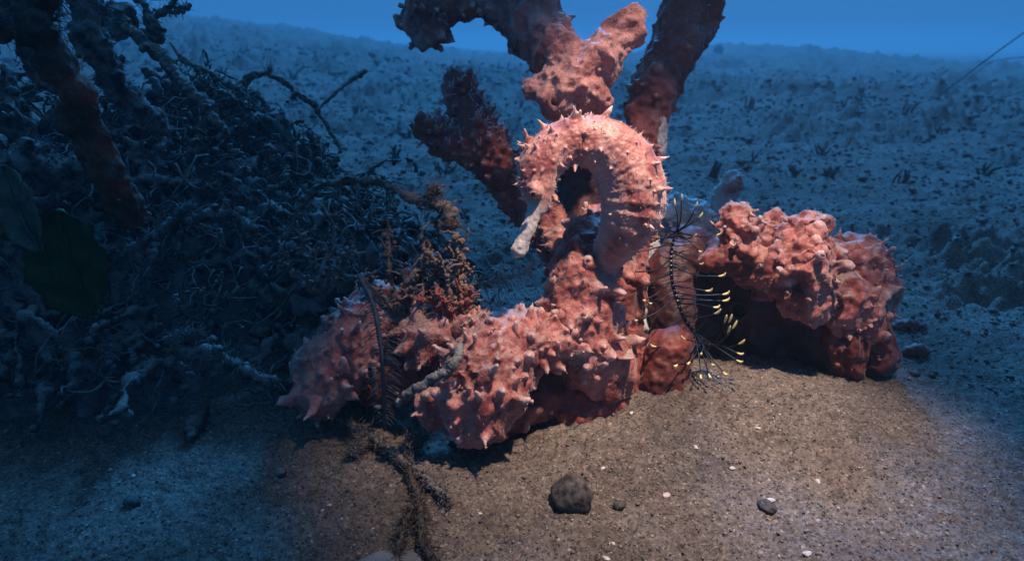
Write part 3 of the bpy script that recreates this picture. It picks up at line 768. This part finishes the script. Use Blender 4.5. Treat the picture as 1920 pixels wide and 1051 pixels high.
# ------------------------------------------------------------------ feather star
def build_feather_star():
    def z(u, v): return 1180+u/2.92, 360+v/2.92
    root = thing('feather_star', 'black feather star with curled yellow tipped arms clinging between the sponges', 'feather star', at(1310, 690, .36))
    armpx = [(265, 205), (245, 250), (230, 330), (228, 410), (236, 500), (262, 590), (300, 690), (360, 770), (430, 830), (480, 825)]
    arm = np.array([at(*z(*a), .374+0.001*i) for i, a in enumerate(armpx)])
    A = catmull(arm, 60)
    mb = MB(); mb.tube(A, np.interp(np.linspace(0, 1, 60), [0, .2, .7, 1], [1.6, 3.0, 3.6, 2.6])*PXM, 8); mb.build('arm', M_BLACK, root)
    mb = MB()
    for i in range(2, 56):
        if i % 2 == 0: continue
        mb.ball(A[i]+np.array([0, -0.0009, 0.0003]), 1.9*PXM*(1 if i < 34 else 0.7), 8, 5, sq=(1.1, 0.7, 0.9))
    mb.build('bead_row', M_BEAD, root)['label'] = 'row of pale joints down the middle of the arm'
    tipsr = [(250, 70), (285, 45), (362, 85), (382, 138), (350, 245), (478, 235), (380, 320), (385, 392), (490, 460), (418, 540), (512, 560), (512, 595), (462, 630), (468, 665), (522, 712), (545, 712), (566, 745), (538, 768), (305, 805), (395, 880), (452, 940), (590, 920), (592, 880), (515, 985), (435, 995), (390, 1000), (145, 845), (262, 945), (75, 225), (80, 240), (50, 437), (5, 552), (45, 700), (125, 607), (600, 830), (90, 590), (40, 330), (330, 930)]
    a2 = np.array(armpx, float)
    dense = catmull(np.column_stack([a2, np.zeros(len(a2))]), 60)[:, :2]
    for k, (u_, v_) in enumerate(tipsr):
        dst = np.hypot(dense[:, 0]-u_, (dense[:, 1]-(v_-(18 if v_ > 200 else -60)))*1.15)
        j = int(np.clip(np.argmin(dst)+(2 if v_ < 150 else -4), 2, 57))
        if v_ < 150: j = 2
        if v_ > 780: j = int(rng.integers(44, 57))
        s = A[j]; side = rng.uniform(-0.012, 0.004)
        e_ = at(*z(u_, v_), .368+side)
        m_ = (s+e_)/2+np.array([0, -0.004, 0.0015*rng.uniform(-1, 1.5)])
        hook = e_+np.array([rng.uniform(0.0006, 0.002)*(1 if u_ > dense[j, 0] else -1)*-0.3, -0.001, 0.0022 if v_ < 760 else 0.0018])
        C = catmull([s, m_, e_], 12)
        mb = MB(); mb.tube(C, np.linspace(1.7, 1.05, 12)*PXM*1.0, 6)
        p = mb.build('pinnule', M_BLACK, root)
        d = (C[-1]-C[-2]); d /= np.linalg.norm(d)
        big = u_ > 380 and v_ > 400 or v_ > 780
        L = (5.2 if big else 3.4)*PXM*1.2
        curl = np.array([0, -0.3, 1.0])*(1 if v_ < 780 else 0.8)
        tp = [C[-1]-d*L*0.2, C[-1]+d*L*0.8+curl*L*0.1, C[-1]+d*L*1.5+curl*L*0.5, C[-1]+d*L*1.7+curl*L*1.3]
        mb = MB(); mb.tube(catmull(tp, 9), np.array([1.0, 1.6, 2.1, 2.4, 2.5, 2.4, 2.0, 1.5, 0.8])*PXM*(1.0 if big else 0.75), 7)
        mb.build('tip', M_YELLOW, p)
    for k in range(64):
        j = int(3+k*0.82); sg = 1 if k % 2 else -1
        T = A[j+1]-A[j]; T /= np.linalg.norm(T); side = np.cross(T, np.array([0, 1, 0])); side /= np.linalg.norm(side)
        L = rng.uniform(16, 40)*PXM; d = side*sg+np.array([0, -0.3, -0.15])+rng.normal(size=3)*0.22
        t = np.linspace(0, 1, 6)[:, None]
        mb = MB(); mb.tube(A[j]+t*d*L+t*t*np.array([0, -0.2, 0.35])*L, np.linspace(1.1, 0.6, 6)*PXM, 5); mb.build('pinnule', M_BLACK, root)
    return root
build_feather_star()

# ------------------------------------------------------------------ hydroids (feathers)
def feather(name, label, spec, pin_len, n, mat, sag=(0, 0, -1), both=True, rmul=1.0):
    P, R = chain(spec)
    root = thing(name, label, 'hydroid', P[0])
    S = catmull(P, 60); q = np.interp(np.linspace(0, len(R)-1, 60), np.arange(len(R)), R)
    mb = MB(); mb.tube(S, q, 8, 0.1); mb.build('stem', mat, root)
    d_ = np.mean([s[2] for s in spec])*PX
    for k in range(n):
        i = int(3+(55)*k/n); T = S[i+1]-S[i]; T /= np.linalg.norm(T)
        side = np.cross(T, np.array([0, 1, 0])); side /= np.linalg.norm(side)
        env = math.sin(math.pi*(0.15+0.8*k/n))
        for sg in ((1, -1) if both else (1,)):
            if rng.uniform() < 0.12: continue
            L = pin_len*d_*env*rng.uniform(0.45, 1.2)
            t = np.linspace(0, 1, 6)[:, None]
            C = S[i]+t*(side*sg+T*rng.uniform(0.0, 0.6)+np.array([0, rng.uniform(-.6, .3), rng.uniform(-.2, .2)]))*L+t*t*np.array(sag)*L*0.35
            mb = MB(); mb.tube(C, np.linspace(0.95, 0.45, 6)*d_*rmul, 4); mb.build('pinna', mat, root)
    return root
feather('feather_hydroid', 'thin feathery hydroid arching below the seahorse snout', [(868, 536, .372, 3), (925, 527, .37, 2.4), (975, 512, .368, 2), (1012, 488, .366, 1.4)], 36, 42, M_HYDROID)
feather('plume_hydroid', 'upright slate grey plume standing before the left lobes', [(722, 806, .354, 3), (719, 720, .335, 4), (713, 640, .326, 4.5), (698, 565, .325, 5), (672, 515, .327, 4.5)], 36, 120, M_HYDRO_DK, (0, 0, -1.9), True, 0.8)

# ------------------------------------------------------------------ twigs, weed and litter
def twig(name, label, cat, specs, mat, wob=0.3, tint=None, group=None, fuzz=0, hair_len=0.006, knobs=0, sides=8, labels=None, flare=0.0):
    P0, R0 = chain(specs[0])
    parts = []
    root = thing(name, label, cat, P0[0], group) if len(specs) > 1 or fuzz else None
    for k, sp in enumerate(specs):
        P, R = chain(sp); n = max(10, int(len(sp)*9))
        Q = catmull(P, n); q = np.interp(np.linspace(0, len(R)-1, n), np.arange(len(R)), R)
        jit = rng.normal(size=(n+4, 3))*q.mean()*0.3; Q = Q+np.stack([np.convolve(jit[:, c], [.1, .2, .4, .2, .1], 'valid') for c in range(3)], 1)
        mb = MB(); tn = np.interp(np.linspace(0, 1, n), np.linspace(0, 1, len(tint)), tint) if tint else 0.0
        mb.tube(Q, q*(1+np.convolve(rng.uniform(-wob, wob, n+2), [.3, .4, .3], 'valid')*0.8), sides, wob*0.8, tn)
        for _ in range(knobs):
            i = rng.integers(0, n); tt = tn if np.isscalar(tn) else tn[i]
            mb.ball(Q[i]+rng.normal(size=3)*q[i]*0.8, q[i]*rng.uniform(0.4, 1.0), 7, 5, 0.25, tint=float(tt))
        pname = name if root is None else ('stem' if k == 0 else 'side_twig')
        if q.max() > 0.0032:
            me = remeshed(mb, 0.0009, 2); Vt, Nt = get_vn(me)
            set_v(me, Vt+Nt*(fbm3(Vt, q.max()*1.4, 3, 5)*q.max()*0.22+fbm3(Vt, 0.003, 2, 6)*0.0007)[:, None])
            kd = KDTree(n); [kd.insert(pp, ii) for ii, pp in enumerate(Q)]; kd.balance()
            set_attr(me, 'tint', [0.0 if np.isscalar(tn) else tn[kd.find(vv)[1]] for vv in Vt])
            po = link(pname, me, mat, root)
        else: po = mb.build(pname, mat, root)
        if root is None: return tag(po, label, cat, group)
        parts.append(po)
        if fuzz:
            nh = fuzz*2; i = rng.integers(0, n, nh); d = rng.normal(size=(nh, 3)); d /= np.linalg.norm(d, axis=1)[:, None]
            tt = np.zeros(nh) if np.isscalar(tn) else np.asarray(tn)[i]
            hairs('algae_fuzz', Q[i]+d*(q[i]*0.8)[:, None]+rng.normal(size=(nh, 3))*q.mean()*0.4, d, min(hair_len, 0.006)*rng.uniform(0.15, 0.8, nh), rng.uniform(0.00015, 0.0004, nh), mat, parts[-1], tt, 0.9)
    return root
# heap of weed and rubble on the left
def heap_h(x, y):
    def g(cx, cy, sx, sy, h): return h*np.exp(-(((x-cx)/sx)**2+((y-cy)/sy)**2))
    h = np.maximum.reduce([g(-0.23, 0.50, 0.12, 0.13, 0.165), g(-0.31, 0.42, 0.07, 0.085, 0.17), g(-0.115, 0.44, 0.07, 0.075, 0.105), g(-0.05, 0.415, 0.035, 0.045, 0.06), g(-0.17, 0.385, 0.06, 0.045, 0.055)])
    return h
def build_heap():
    # solid lumpy core
    nx, ny = 170, 170
    xs = np.linspace(-0.52, 0.03, nx); ys = np.linspace(0.16, 0.80, ny)
    X, Y = np.meshgrid(xs, ys, indexing='ij'); X = X.ravel(); Y = Y.ravel()
    H = heap_h(X, Y)
    H2 = H*0.70+(noise2(X*30, Y*30, 41)*0.016+noise2(X*75, Y*75, 42)*0.009+noise2(X*160, Y*160, 43)*0.005+noise2(X*330, Y*330, 44)*0.003)*sst(0.008, 0.04, H)-0.02*(1-sst(0.025, 0.065, H))
    Z = gh(X, Y)+H2-0.004
    V = np.column_stack([X, Y, Z])
    F = [(i*ny+j, (i+1)*ny+j, (i+1)*ny+j+1, i*ny+j+1) for i in range(nx-1) for j in range(ny-1)]
    mb = MB(); mb.add(V, F)
    # silted clumps and thick strands fused into one lumpy mass
    def seedpt(lo=0.022):
        while True:
            x = rng.uniform(-0.48, 0.0); y = rng.uniform(0.28, 0.72)
            h = float(heap_h(np.array(x), np.array(y)))
            if h > lo and rng.uniform() < 0.3+h*6: return x, y, h
    def walk(n, step, turn, lo, hi):
        x, y, h = seedpt()
        p = np.array([x, y, gh(np.array(x), np.array(y))+h*rng.uniform(lo, hi)])
        d = rng.normal(size=3)*np.array([1, 1, 0.7]); d /= np.linalg.norm(d); pts = [p]
        for i in range(n):
            d = d+rng.normal(size=3)*turn
            hh = float(gh(np.array(p[0]), np.array(p[1]))+heap_h(np.array(p[0]), np.array(p[1])))
            if p[2] > hh+0.008: d[2] -= 0.45
            if p[2] < hh-0.006: d[2] += 0.35
            d /= np.linalg.norm(d); p = p+d*step; pts.append(p)
        return x, pts
    core = MB()
    for k in range(150):
        x, y, h = seedpt(); r = 0.004+0.010*rng.beta(1.2, 3.5)
        core.ball((x, y, gh(np.array(x), np.array(y))+h*rng.uniform(0.62, 0.92)), r, 9, 6, 0.35, sq=(1, rng.uniform(.6, 1), rng.uniform(.5, 1)))
    for k in range(700):
        x, pts = walk(int(rng.integers(6, 16)), rng.uniform(0.004, 0.009), 0.5, 0.75, 1.08)
        core.tube(pts, (0.0013+0.0032*rng.beta(1.1, 3.2))*np.linspace(1.1, 0.6, len(pts)), 7, 0.3)
    me = remeshed(core, 0.0021, 1); Vc, Nc = get_vn(me)
    Vc = Vc+Nc*(fbm3(Vc, 0.010, 3, 61)*0.0022+fbm3(Vc, 0.0040, 3, 62)*0.0020)[:, None]
    Fc = [tuple(p_.vertices) for p_ in me.polygons]
    mb.add(Vc, Fc, np.clip(fbm3(Vc, 0.03, 2, 63)*0.5-0.25, 0, 0.3)*(Vc[:, 0] > -0.17))
    for k in range(900):
        x, pts = walk(int(rng.integers(6, 15)), rng.uniform(0.003, 0.0065), 0.55, 0.85, 1.12)
        r = 0.0005+0.0015*rng.beta(1.1, 4)
        pink = float(rng.uniform() < 0.2)*rng.uniform(0.2, 0.7) if x > -0.16 else float(rng.uniform() < 0.02)*0.4
        mb.tube(pts, r*np.linspace(1, 0.6, len(pts)), 5, 0.4, pink)
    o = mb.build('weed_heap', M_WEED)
    tag(o, 'dark tangled heap of silted weed and rubble filling the left side', 'seaweed', kind='stuff')
    V, N = get_vn(o.data); i = rng.choice(len(V), 13000)
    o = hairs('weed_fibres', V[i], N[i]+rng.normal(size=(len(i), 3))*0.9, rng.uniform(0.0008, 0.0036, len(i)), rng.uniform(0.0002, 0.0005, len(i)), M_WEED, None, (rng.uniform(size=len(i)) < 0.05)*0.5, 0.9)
    tag(o, 'fine grey fibres of algae bristling from the weed heap', 'seaweed', kind='stuff')
build_heap()

twig('arched_twig', 'crusted twig arching over the weed heap towards the sponge', 'twig', [[(535, 450, .375, 6), (575, 370, .37, 7), (640, 338, .365, 8), (715, 345, .36, 7), (785, 375, .355, 8), (832, 388, .352, 11), (850, 425, .352, 14)], [(800, 378, .354, 4), (812, 362, .352, 3), (818, 352, .352, 2)]], M_TWIG, 0.35, [0.1, 0.1, 0.3, 0.5, 1], fuzz=160, knobs=20)
twig('drooping_twig', 'dark hooked twig drooping against the far blue seabed', 'twig', [[(455, 165, .52, 10), (472, 145, .52, 8), (500, 138, .52, 5), (530, 152, .52, 6), (560, 178, .52, 5), (585, 192, .52, 7), (605, 220, .52, 4), (628, 260, .52, 5), (637, 285, .52, 4)], [(500, 138, .52, 4), (508, 128, .52, 2)], [(555, 175, .52, 4), (548, 185, .52, 3)]], M_TWIG, 0.3, fuzz=60)
twig('straight_twig', 'thin straight twig pointing up over the seabed left of the sponge', 'twig', [[(590, 208, .53, 2), (640, 165, .55, 4), (684, 132, .57, 5)]], M_TWIG, 0.35, knobs=8)
twig('bent_stick', 'slim dark stick sloping down at the top of the weed heap', 'twig', [[(318, 80, .50, 3), (350, 115, .49, 5), (385, 132, .48, 5), (412, 150, .48, 5)], [(335, 112, .49, 3), (372, 126, .485, 3)]], M_TWIG, 0.25, fuzz=20)
twig('slanting_stem', 'thick silted stem slanting down the top of the weed heap', 'stem', [[(235, 50, .43, 12), (300, 105, .43, 13), (350, 165, .42, 12), (385, 200, .42, 9), (430, 260, .42, 9)]], M_TWIG, 0.25, knobs=14)
twig('forked_weed', 'small forked weed sprig standing up at the top left', 'weed', [[(285, 90, .45, 10), (288, 55, .45, 12), (296, 30, .45, 7), (318, 15, .45, 5), (328, -8, .45, 6)], [(288, 50, .45, 12), (275, 20, .45, 6), (262, -10, .45, 4)], [(318, 25, .45, 3), (335, 20, .45, 4), (350, 12, .45, 5)]], M_TWIG, 0.4, fuzz=70, knobs=14)
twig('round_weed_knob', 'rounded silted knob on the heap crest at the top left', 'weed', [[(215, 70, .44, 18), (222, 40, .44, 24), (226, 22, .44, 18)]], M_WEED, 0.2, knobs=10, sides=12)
stem = twig('leaning_stem', 'thick dark brown stem with orange patches leaning at the far left', 'stem', [[(20, -60, .235, 36), (80, 60, .24, 32), (120, 150, .25, 26), (160, 240, .26, 28), (205, 340, .275, 30), (240, 420, .29, 34)], [(70, 40, .24, 16), (100, -10, .24, 13), (120, -60, .24, 12)]], M_STEM, 0.25, [0, 0.0, 0.0, 0.55, 0.1, 0.5, 0.3, 0], fuzz=240, hair_len=0.010, knobs=6, sides=14)
for k, (sp, lab) in enumerate([([(-40, 60, .27, 30), (20, 20, .27, 38), (70, 70, .28, 30), (90, 160, .29, 22)], 'blurred grey weed frond curling at the top left corner'),
                              ([(150, -40, .33, 26), (165, 40, .33, 30), (190, 120, .34, 26), (240, 190, .35, 24), (300, 240, .36, 18)], 'broad dark weed frond behind the leaning stem'),
                              ([(-20, 330, .36, 26), (60, 300, .36, 30), (130, 330, .37, 26)], 'low grey weed lump at the left edge'),
                              ([(330, 620, .315, 8), (345, 655, .312, 13), (400, 662, .31, 13), (445, 690, .31, 12), (505, 715, .312, 9)], 'curled grey strand at the foot of the weed heap'),
                              ([(240, 470, .34, 8), (330, 420, .345, 11), (420, 400, .35, 10), (480, 430, .35, 8)], 'pale silted strand bowed across the dark hollow of the heap')]):
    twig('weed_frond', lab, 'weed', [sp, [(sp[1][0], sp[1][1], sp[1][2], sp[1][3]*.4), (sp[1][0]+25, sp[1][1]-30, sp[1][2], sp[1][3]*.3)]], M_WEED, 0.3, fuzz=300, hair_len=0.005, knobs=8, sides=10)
twig('dark_pod', 'narrow dark pod lying on the sand below the weed heap', 'pod', [[(388, 762, .372, 6), (375, 780, .362, 13), (362, 802, .351, 14), (354, 824, .343, 6)]], M_STEM, 0.12, sides=12)
twig('grey_stick', 'short bent grey stick lying on the pink lobe', 'stick', [[(756, 745, .318, 9), (790, 722, .314, 9), (828, 702, .311, 9), (850, 686, .31, 10), (861, 652, .312, 10)], [(850, 686, .31, 7), (842, 676, .309, 4)]], M_STICK, 0.15, fuzz=40, hair_len=0.002, knobs=2)
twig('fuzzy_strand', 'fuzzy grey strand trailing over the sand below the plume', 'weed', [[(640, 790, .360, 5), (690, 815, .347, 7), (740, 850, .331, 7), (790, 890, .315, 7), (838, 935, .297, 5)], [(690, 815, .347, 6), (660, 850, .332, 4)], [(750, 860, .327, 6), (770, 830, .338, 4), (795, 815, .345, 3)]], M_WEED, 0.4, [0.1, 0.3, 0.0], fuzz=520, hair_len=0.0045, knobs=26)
twig('dark_strand', 'dark blue strand of weed running to the bottom edge', 'weed', [[(765, 880, .319, 5), (785, 940, .296, 7), (790, 1000, .277, 7), (815, 1060, .260, 9)], [(785, 940, .296, 6), (755, 990, .279, 7), (745, 1050, .263, 6)]], M_STEM, 0.35, fuzz=360, hair_len=0.0042, knobs=12)
# pinkish crusted weed growing beside the feather hydroid
def bush(name, label, root_px, tips, mat, tint, seedv, knob=5):
    r_ = np.random.default_rng(seedv)
    rt = at(*root_px); root = thing(name, label, 'seaweed', rt)
    for k, tp in enumerate(tips):
        e_ = at(*tp); L = np.linalg.norm(e_-rt)
        C = catmull([rt, rt*0.6+e_*0.4+r_.normal(size=3)*L*0.10, rt*0.25+e_*0.75+r_.normal(size=3)*L*0.10, e_], 26)
        C = C+r_.normal(size=C.shape)*0.0006
        q = np.linspace(6.5, 4.0, 26)*PXM*r_.uniform(0.7, 1.2)
        mb = MB(); mb.tube(C, q*(1+r_.uniform(-.35, .35, 26)), 7, 0.35, tint)
        for _ in range(knob*5):
            i = r_.integers(4, 26); mb.ball(C[i]+r_.normal(size=3)*q[i]*1.0, q[i]*r_.uniform(0.5, 1.2), 7, 5, 0.3, tint=tint*r_.uniform(0.3, 1.2))
        for _ in range(knob):
            i = r_.integers(6, 25); d = r_.normal(size=3); d /= np.linalg.norm(d); l = r_.uniform(0.004, 0.011)
            mb.tube(C[i]+np.linspace(0, 1, 5)[:, None]*d*l+r_.normal(size=(5, 3))*0.0005, np.linspace(3, 1.6, 5)*PXM, 5, 0.3, tint*r_.uniform(0.3, 1.1))
        mb.build('frond', mat, root)
bush('crusted_weed', 'pinkish crusted weed rising to the end of the arched twig', (862, 600, .352), [(838, 385, .352), (850, 440, .348), (880, 500, .35), (800, 470, .352), (868, 480, .345)], M_TWIG, 0.85, 1, 9)
bush('pink_weed', 'low pinkish crusted weed between the twig and the far left lobe', (760, 600, .362), [(700, 520, .355), (735, 430, .358), (790, 440, .36), (820, 500, .356), (665, 520, .35), (770, 540, .35)], M_TWIG, 0.6, 2, 7)
bush('brown_weed', 'brown crusted weed inside the heap under the arched twig', (600, 560, .372), [(570, 440, .37), (620, 400, .372), (540, 480, .37), (660, 470, .365), (600, 470, .36)], M_TWIG, 0.45, 3, 7)
bush('red_weed', 'reddish weed tuft at the foot of the crusted weed', (860, 610, .35), [(820, 545, .345), (885, 545, .346), (900, 590, .345), (780, 560, .35)], M_SPONGE_DK, 0.5, 4, 8)

def leaf(name, label, c, w, h, rot, mat, d, tilt):
    n, m = 34, 10; V = []
    for i in range(n+1):
        t = i/n; hw = w*math.sin(math.pi*min(1, max(0.02, t*0.96+0.02)))**0.7
        for j in range(m+1):
            s = j/m*2-1
            x = s*hw*(1+0.05*math.sin(t*23+s*2)*abs(s)**3+0.04*math.sin(t*61)*abs(s)**3); y = (t-0.5)*h; z_ = 0.22*w*math.cos(s*2.4)+0.3*h*(t-0.5)**2+0.05*w*math.sin(t*19+s*5)
            V.append((x, z_, y))
    V = np.array(V)*d*PX
    mb = MB(); F = [(i*(m+1)+j, i*(m+1)+j+1, (i+1)*(m+1)+j+1, (i+1)*(m+1)+j) for i in range(n) for j in range(m)]
    nn = len(V); V2 = V+np.array([0, 0.0005, 0])
    rim = [i*(m+1) for i in range(n+1)]+[n*(m+1)+j for j in range(1, m+1)]+[i*(m+1)+m for i in range(n-1, -1, -1)]+[j for j in range(m-1, 0, -1)]
    Fe = [(rim[k], rim[(k+1) % len(rim)], nn+rim[(k+1) % len(rim)], nn+rim[k]) for k in range(len(rim))]
    mb.add(np.vstack([V, V2]), F+[tuple(nn+q for q in f[::-1]) for f in F]+Fe)
    ca, sa = math.cos(rot), math.sin(rot)
    A = mb.v[0]; x, y, z_ = A.T.copy()
    x2 = x*ca-z_*sa; z2 = x*sa+z_*ca
    ct, st = math.cos(tilt), math.sin(tilt)
    A = np.column_stack([x2, y*ct-z2*st, y*st+z2*ct])
    mb.v[0] = A+at(c[0], c[1], d)
    root = thing(name, label, 'leaf', at(c[0], c[1], d))
    mb.build('blade', mat, root)
    mb = MB(); mid = A[[i*(m+1)+m//2 for i in range(n+1)]]+at(c[0], c[1], d)+np.array([0, -0.0004, 0.0002])
    mb.tube(mid, np.linspace(0.0009, 0.0004, n+1), 6); mb.build('midrib', mat, root)
leaf('dark_leaf', 'big dark green oval leaf in the shade of the weed heap', (128, 495), 78, 210, 0.25, M_LEAF, .275, -0.2)
leaf('grey_leaf', 'grey green silted leaf at the left edge', (25, 385), 42, 190, 0.5, M_LEAF2, .25, -0.45)

# ------------------------------------------------------------------ stones, shell bits, far tufts
def pebble(name, label, cat, px, py, wpx, mat, group=None, flat=0.8, sd=0, sink=0.25, stretch=1.0):
    p = ground_at(px, py+wpx*0.3); d = np.dot(p-np.array([0, 0, CAMZ]), np.array([0, _c, -_s]))
    r = wpx*0.5*d*PX
    mb = MB(); mb.ball((0, 0, 0), r, 20, 14)
    V = mb.v[0]; k = fbm3(V+sd*3.1, r*0.9, 3, sd)
    V = V*(1+0.25*k)[:, None]*np.array([stretch, 0.9, flat])
    a = sd*1.7; V = np.column_stack([V[:, 0]*math.cos(a)-V[:, 1]*math.sin(a), V[:, 0]*math.sin(a)+V[:, 1]*math.cos(a), V[:, 2]])
    mb.v[0] = V+np.array([p[0], p[1], p[2]+r*flat*(1-2*sink)])
    return tag(mb.build(name, mat, smooth=True), label, cat, group)
pebble('dark_stone', 'largest dark round stone on the lit sand in front of the sponge', 'stone', 1070, 918, 86, M_STONE, None, 0.85, 1)
pebble('dark_stone', 'small dark pebble just right of the large dark stone', 'stone', 1161, 945, 26, M_STONE, None, 0.9, 2)
pebble('dark_stone', 'dark chip of stone alone on the lit sand at the lower right', 'stone', 1440, 942, 32, M_STONE, None, 0.5, 3, stretch=1.4)
pebble('dark_stone', 'dark angular chip on the blue sand at the lower left', 'stone', 247, 940, 30, M_STONE, None, 0.9, 4)
pebble('dark_stone', 'brown chip of stone on the sand above the dark leaf-shadow at lower left', 'stone', 528, 880, 26, M_TWIG, None, 0.6, 5)
pebble('grey_stone', 'smooth pale grey stone cut by the bottom edge', 'stone', 720, 1045, 130, mat_plain('grey_stone', (0.15, 0.15, 0.15), 0.8, 0.3, 60), None, 0.35, 6, 0.4, 1.2)
for k, (px, py, w) in enumerate([(1557, 930, 13), (1446, 934, 14), (1534, 900, 13), (1373, 875, 11), (1305, 836, 10), (1513, 1034, 16), (1288, 981, 10), (1250, 925, 15), (1137, 1044, 14), (1130, 875, 11), (1148, 1017, 11), (1184, 772, 9), (1420, 800, 10), (1462, 775, 8), (1620, 860, 9), (1345, 800, 9), (618, 945, 9), (605, 955, 8), (440, 1010, 9), (250, 890, 10), (700, 990, 9), (900, 960, 8), (1000, 1005, 9)]):
    pebble('shell_fragment', 'small white shell chip lying on the foreground sand', 'shell', px, py, w*0.85, M_SHELL, 'white shell chips on the sand', 0.5, 10+k, 0.2, 1.3)
TUFT_LABELS = {0: 'dark forked weed stub near the skyline between the forked and crossing branches', 1: 'dark weed stub above the straight twig on the far seabed', 2: 'faint dark weed stub above the hooked twig near the left skyline',
    5: 'dark weed tuft just left of the forked spiky branch', 6: 'thin dark weed stub above the pale upright sponge finger', 7: 'dark weed tuft far right of the top right branch, larger of the close pair', 8: 'dark weed tuft right of the top right branch, below the skyline rock',
    10: 'dark weed tuft above the right half of the lumpy sponge', 11: 'dark weed tuft above the left half of the lumpy sponge', 12: 'dark weed tuft just below the foot of the thin straight line',
    21: 'dark weed tuft between the crusted weed and the seahorse snout', 22: 'dark weed tuft behind the top of the crusted weed', 23: 'rightmost dark weed tuft on the far seabed', 24: 'dark weed tuft right of and above the lumpy sponge'}
def tuft(px, py, hpx, k):
    p = ground_at(px, py); d = np.dot(p-np.array([0, 0, CAMZ]), np.array([0, _c, -_s])); h = hpx*d*PX
    mb = MB(); r_ = np.random.default_rng(900+k)
    for s in range(r_.integers(3, 7)):
        e_ = np.array([r_.normal()*0.35, r_.normal()*0.35, r_.uniform(0.5, 1.0)])*h
        b_ = np.array([r_.normal()*0.2, r_.normal()*0.2, -0.15])*h
        mb.tube(p+catmull([b_, (b_+e_)/2+r_.normal(size=3)*h*0.08, e_], 7), h*np.array([.13, .11, .12, .09, .1, .07, .05])*r_.uniform(0.6, 1.1), 6, 0.3)
    tag(mb.build('algae_tuft', M_TUFT), TUFT_LABELS.get(k, 'tiny dark weed tuft on the distant blue seabed'), 'seaweed', 'dark tufts on the far seabed')
for k, (px, py, h) in enumerate([(945, 142, 28), (550, 152, 26), (438, 128, 18), (668, 218, 20), (718, 240, 22), (745, 300, 30), (1335, 338, 40), (1610, 195, 24), (1400, 205, 26), (1580, 200, 20), (1560, 335, 30), (1490, 330, 26), (1700, 215, 22), (1410, 300, 20), (1540, 290, 22), (1830, 195, 20), (820, 235, 14), (1290, 250, 14), (700, 165, 12), (1760, 250, 20), (1480, 140, 10), (870, 410, 30), (840, 330, 30), (1850, 330, 26), (1690, 345, 30), (1450, 240, 16), (765, 260, 22), (600, 120, 10)]):
    tuft(px, py, h, k)
p = ground_at(1346, 104)
d = np.dot(p-np.array([0, 0, CAMZ]), np.array([0, _c, -_s]))
mb = MB(); mb.ball((0, 0, 0), 13*d*PX, 16, 12); V = mb.v[0]; V = V*(1+0.18*fbm3(V, 9*d*PX, 3, 5))[:, None]*np.array([0.75, 0.7, 1.0]); mb.v[0] = V+p+np.array([0, 0, 8*d*PX])
tag(mb.build('far_rock', M_ROCK), 'small rounded rock alone on the hazy skyline', 'rock')
# thin lines rising at the right
for k, (pts, r, lab) in enumerate([([(1738, 192), (1800, 150), (1850, 112), (1925, 58), (2000, 5)], 1.1, 'thin straight line rising from the seabed to the right edge'),
                                 ([(1800, 160), (1850, 122), (1880, 112), (1930, 106), (2000, 104)], 0.8, 'faint thin line curving away below the straight line'),
                                 ([(1810, 232), (1860, 195), (1925, 168), (2000, 150)], 0.8, 'lowest faint thin line over the seabed at the right edge')]):
    g0 = ground_at(*pts[0]); d0 = np.dot(g0-np.array([0, 0, CAMZ]), np.array([0, _c, -_s]))
    P = [at(a, b, d0*(1-0.06*i)) for i, (a, b) in enumerate(pts)]; P[0] = g0-np.array([0, 0, 0.01])
    mb = MB(); mb.tube(catmull(P, 40), r*d0*PX, 6, 0.15)
    tag(mb.build('thin_line', M_ROPE), lab, 'line')

# ------------------------------------------------------------------ the water itself
def build_haze():
    mb = MB()
    x0, x1, y0, y1, z0, z1 = -70, 70, -60, 80, -1.8, 1.0
    V = [(x, y, z) for x in (x0, x1) for y in (y0, y1) for z in (z0, z1)]
    F = [(0, 1, 3, 2), (4, 6, 7, 5), (0, 4, 5, 1), (2, 3, 7, 6), (0, 2, 6, 4), (1, 5, 7, 3)]
    mb.add(V, F)
    m = bpy.data.materials.new('sea_water'); m.use_nodes = True; N = m.node_tree.nodes; L = m.node_tree.links
    N.clear(); out = N.new('ShaderNodeOutputMaterial'); v = N.new('ShaderNodeVolumePrincipled')
    v.inputs['Color'].default_value = (0.58, 0.70, 0.77, 1)
    v.inputs['Density'].default_value = 0.048
    v.inputs['Anisotropy'].default_value = 0.25
    L.new(v.outputs[0], out.inputs['Volume'])
    o = mb.build('haze', m, None, False, False)
    return tag(o, 'blue sea water thickening with distance', 'water', kind='stuff')
build_haze()
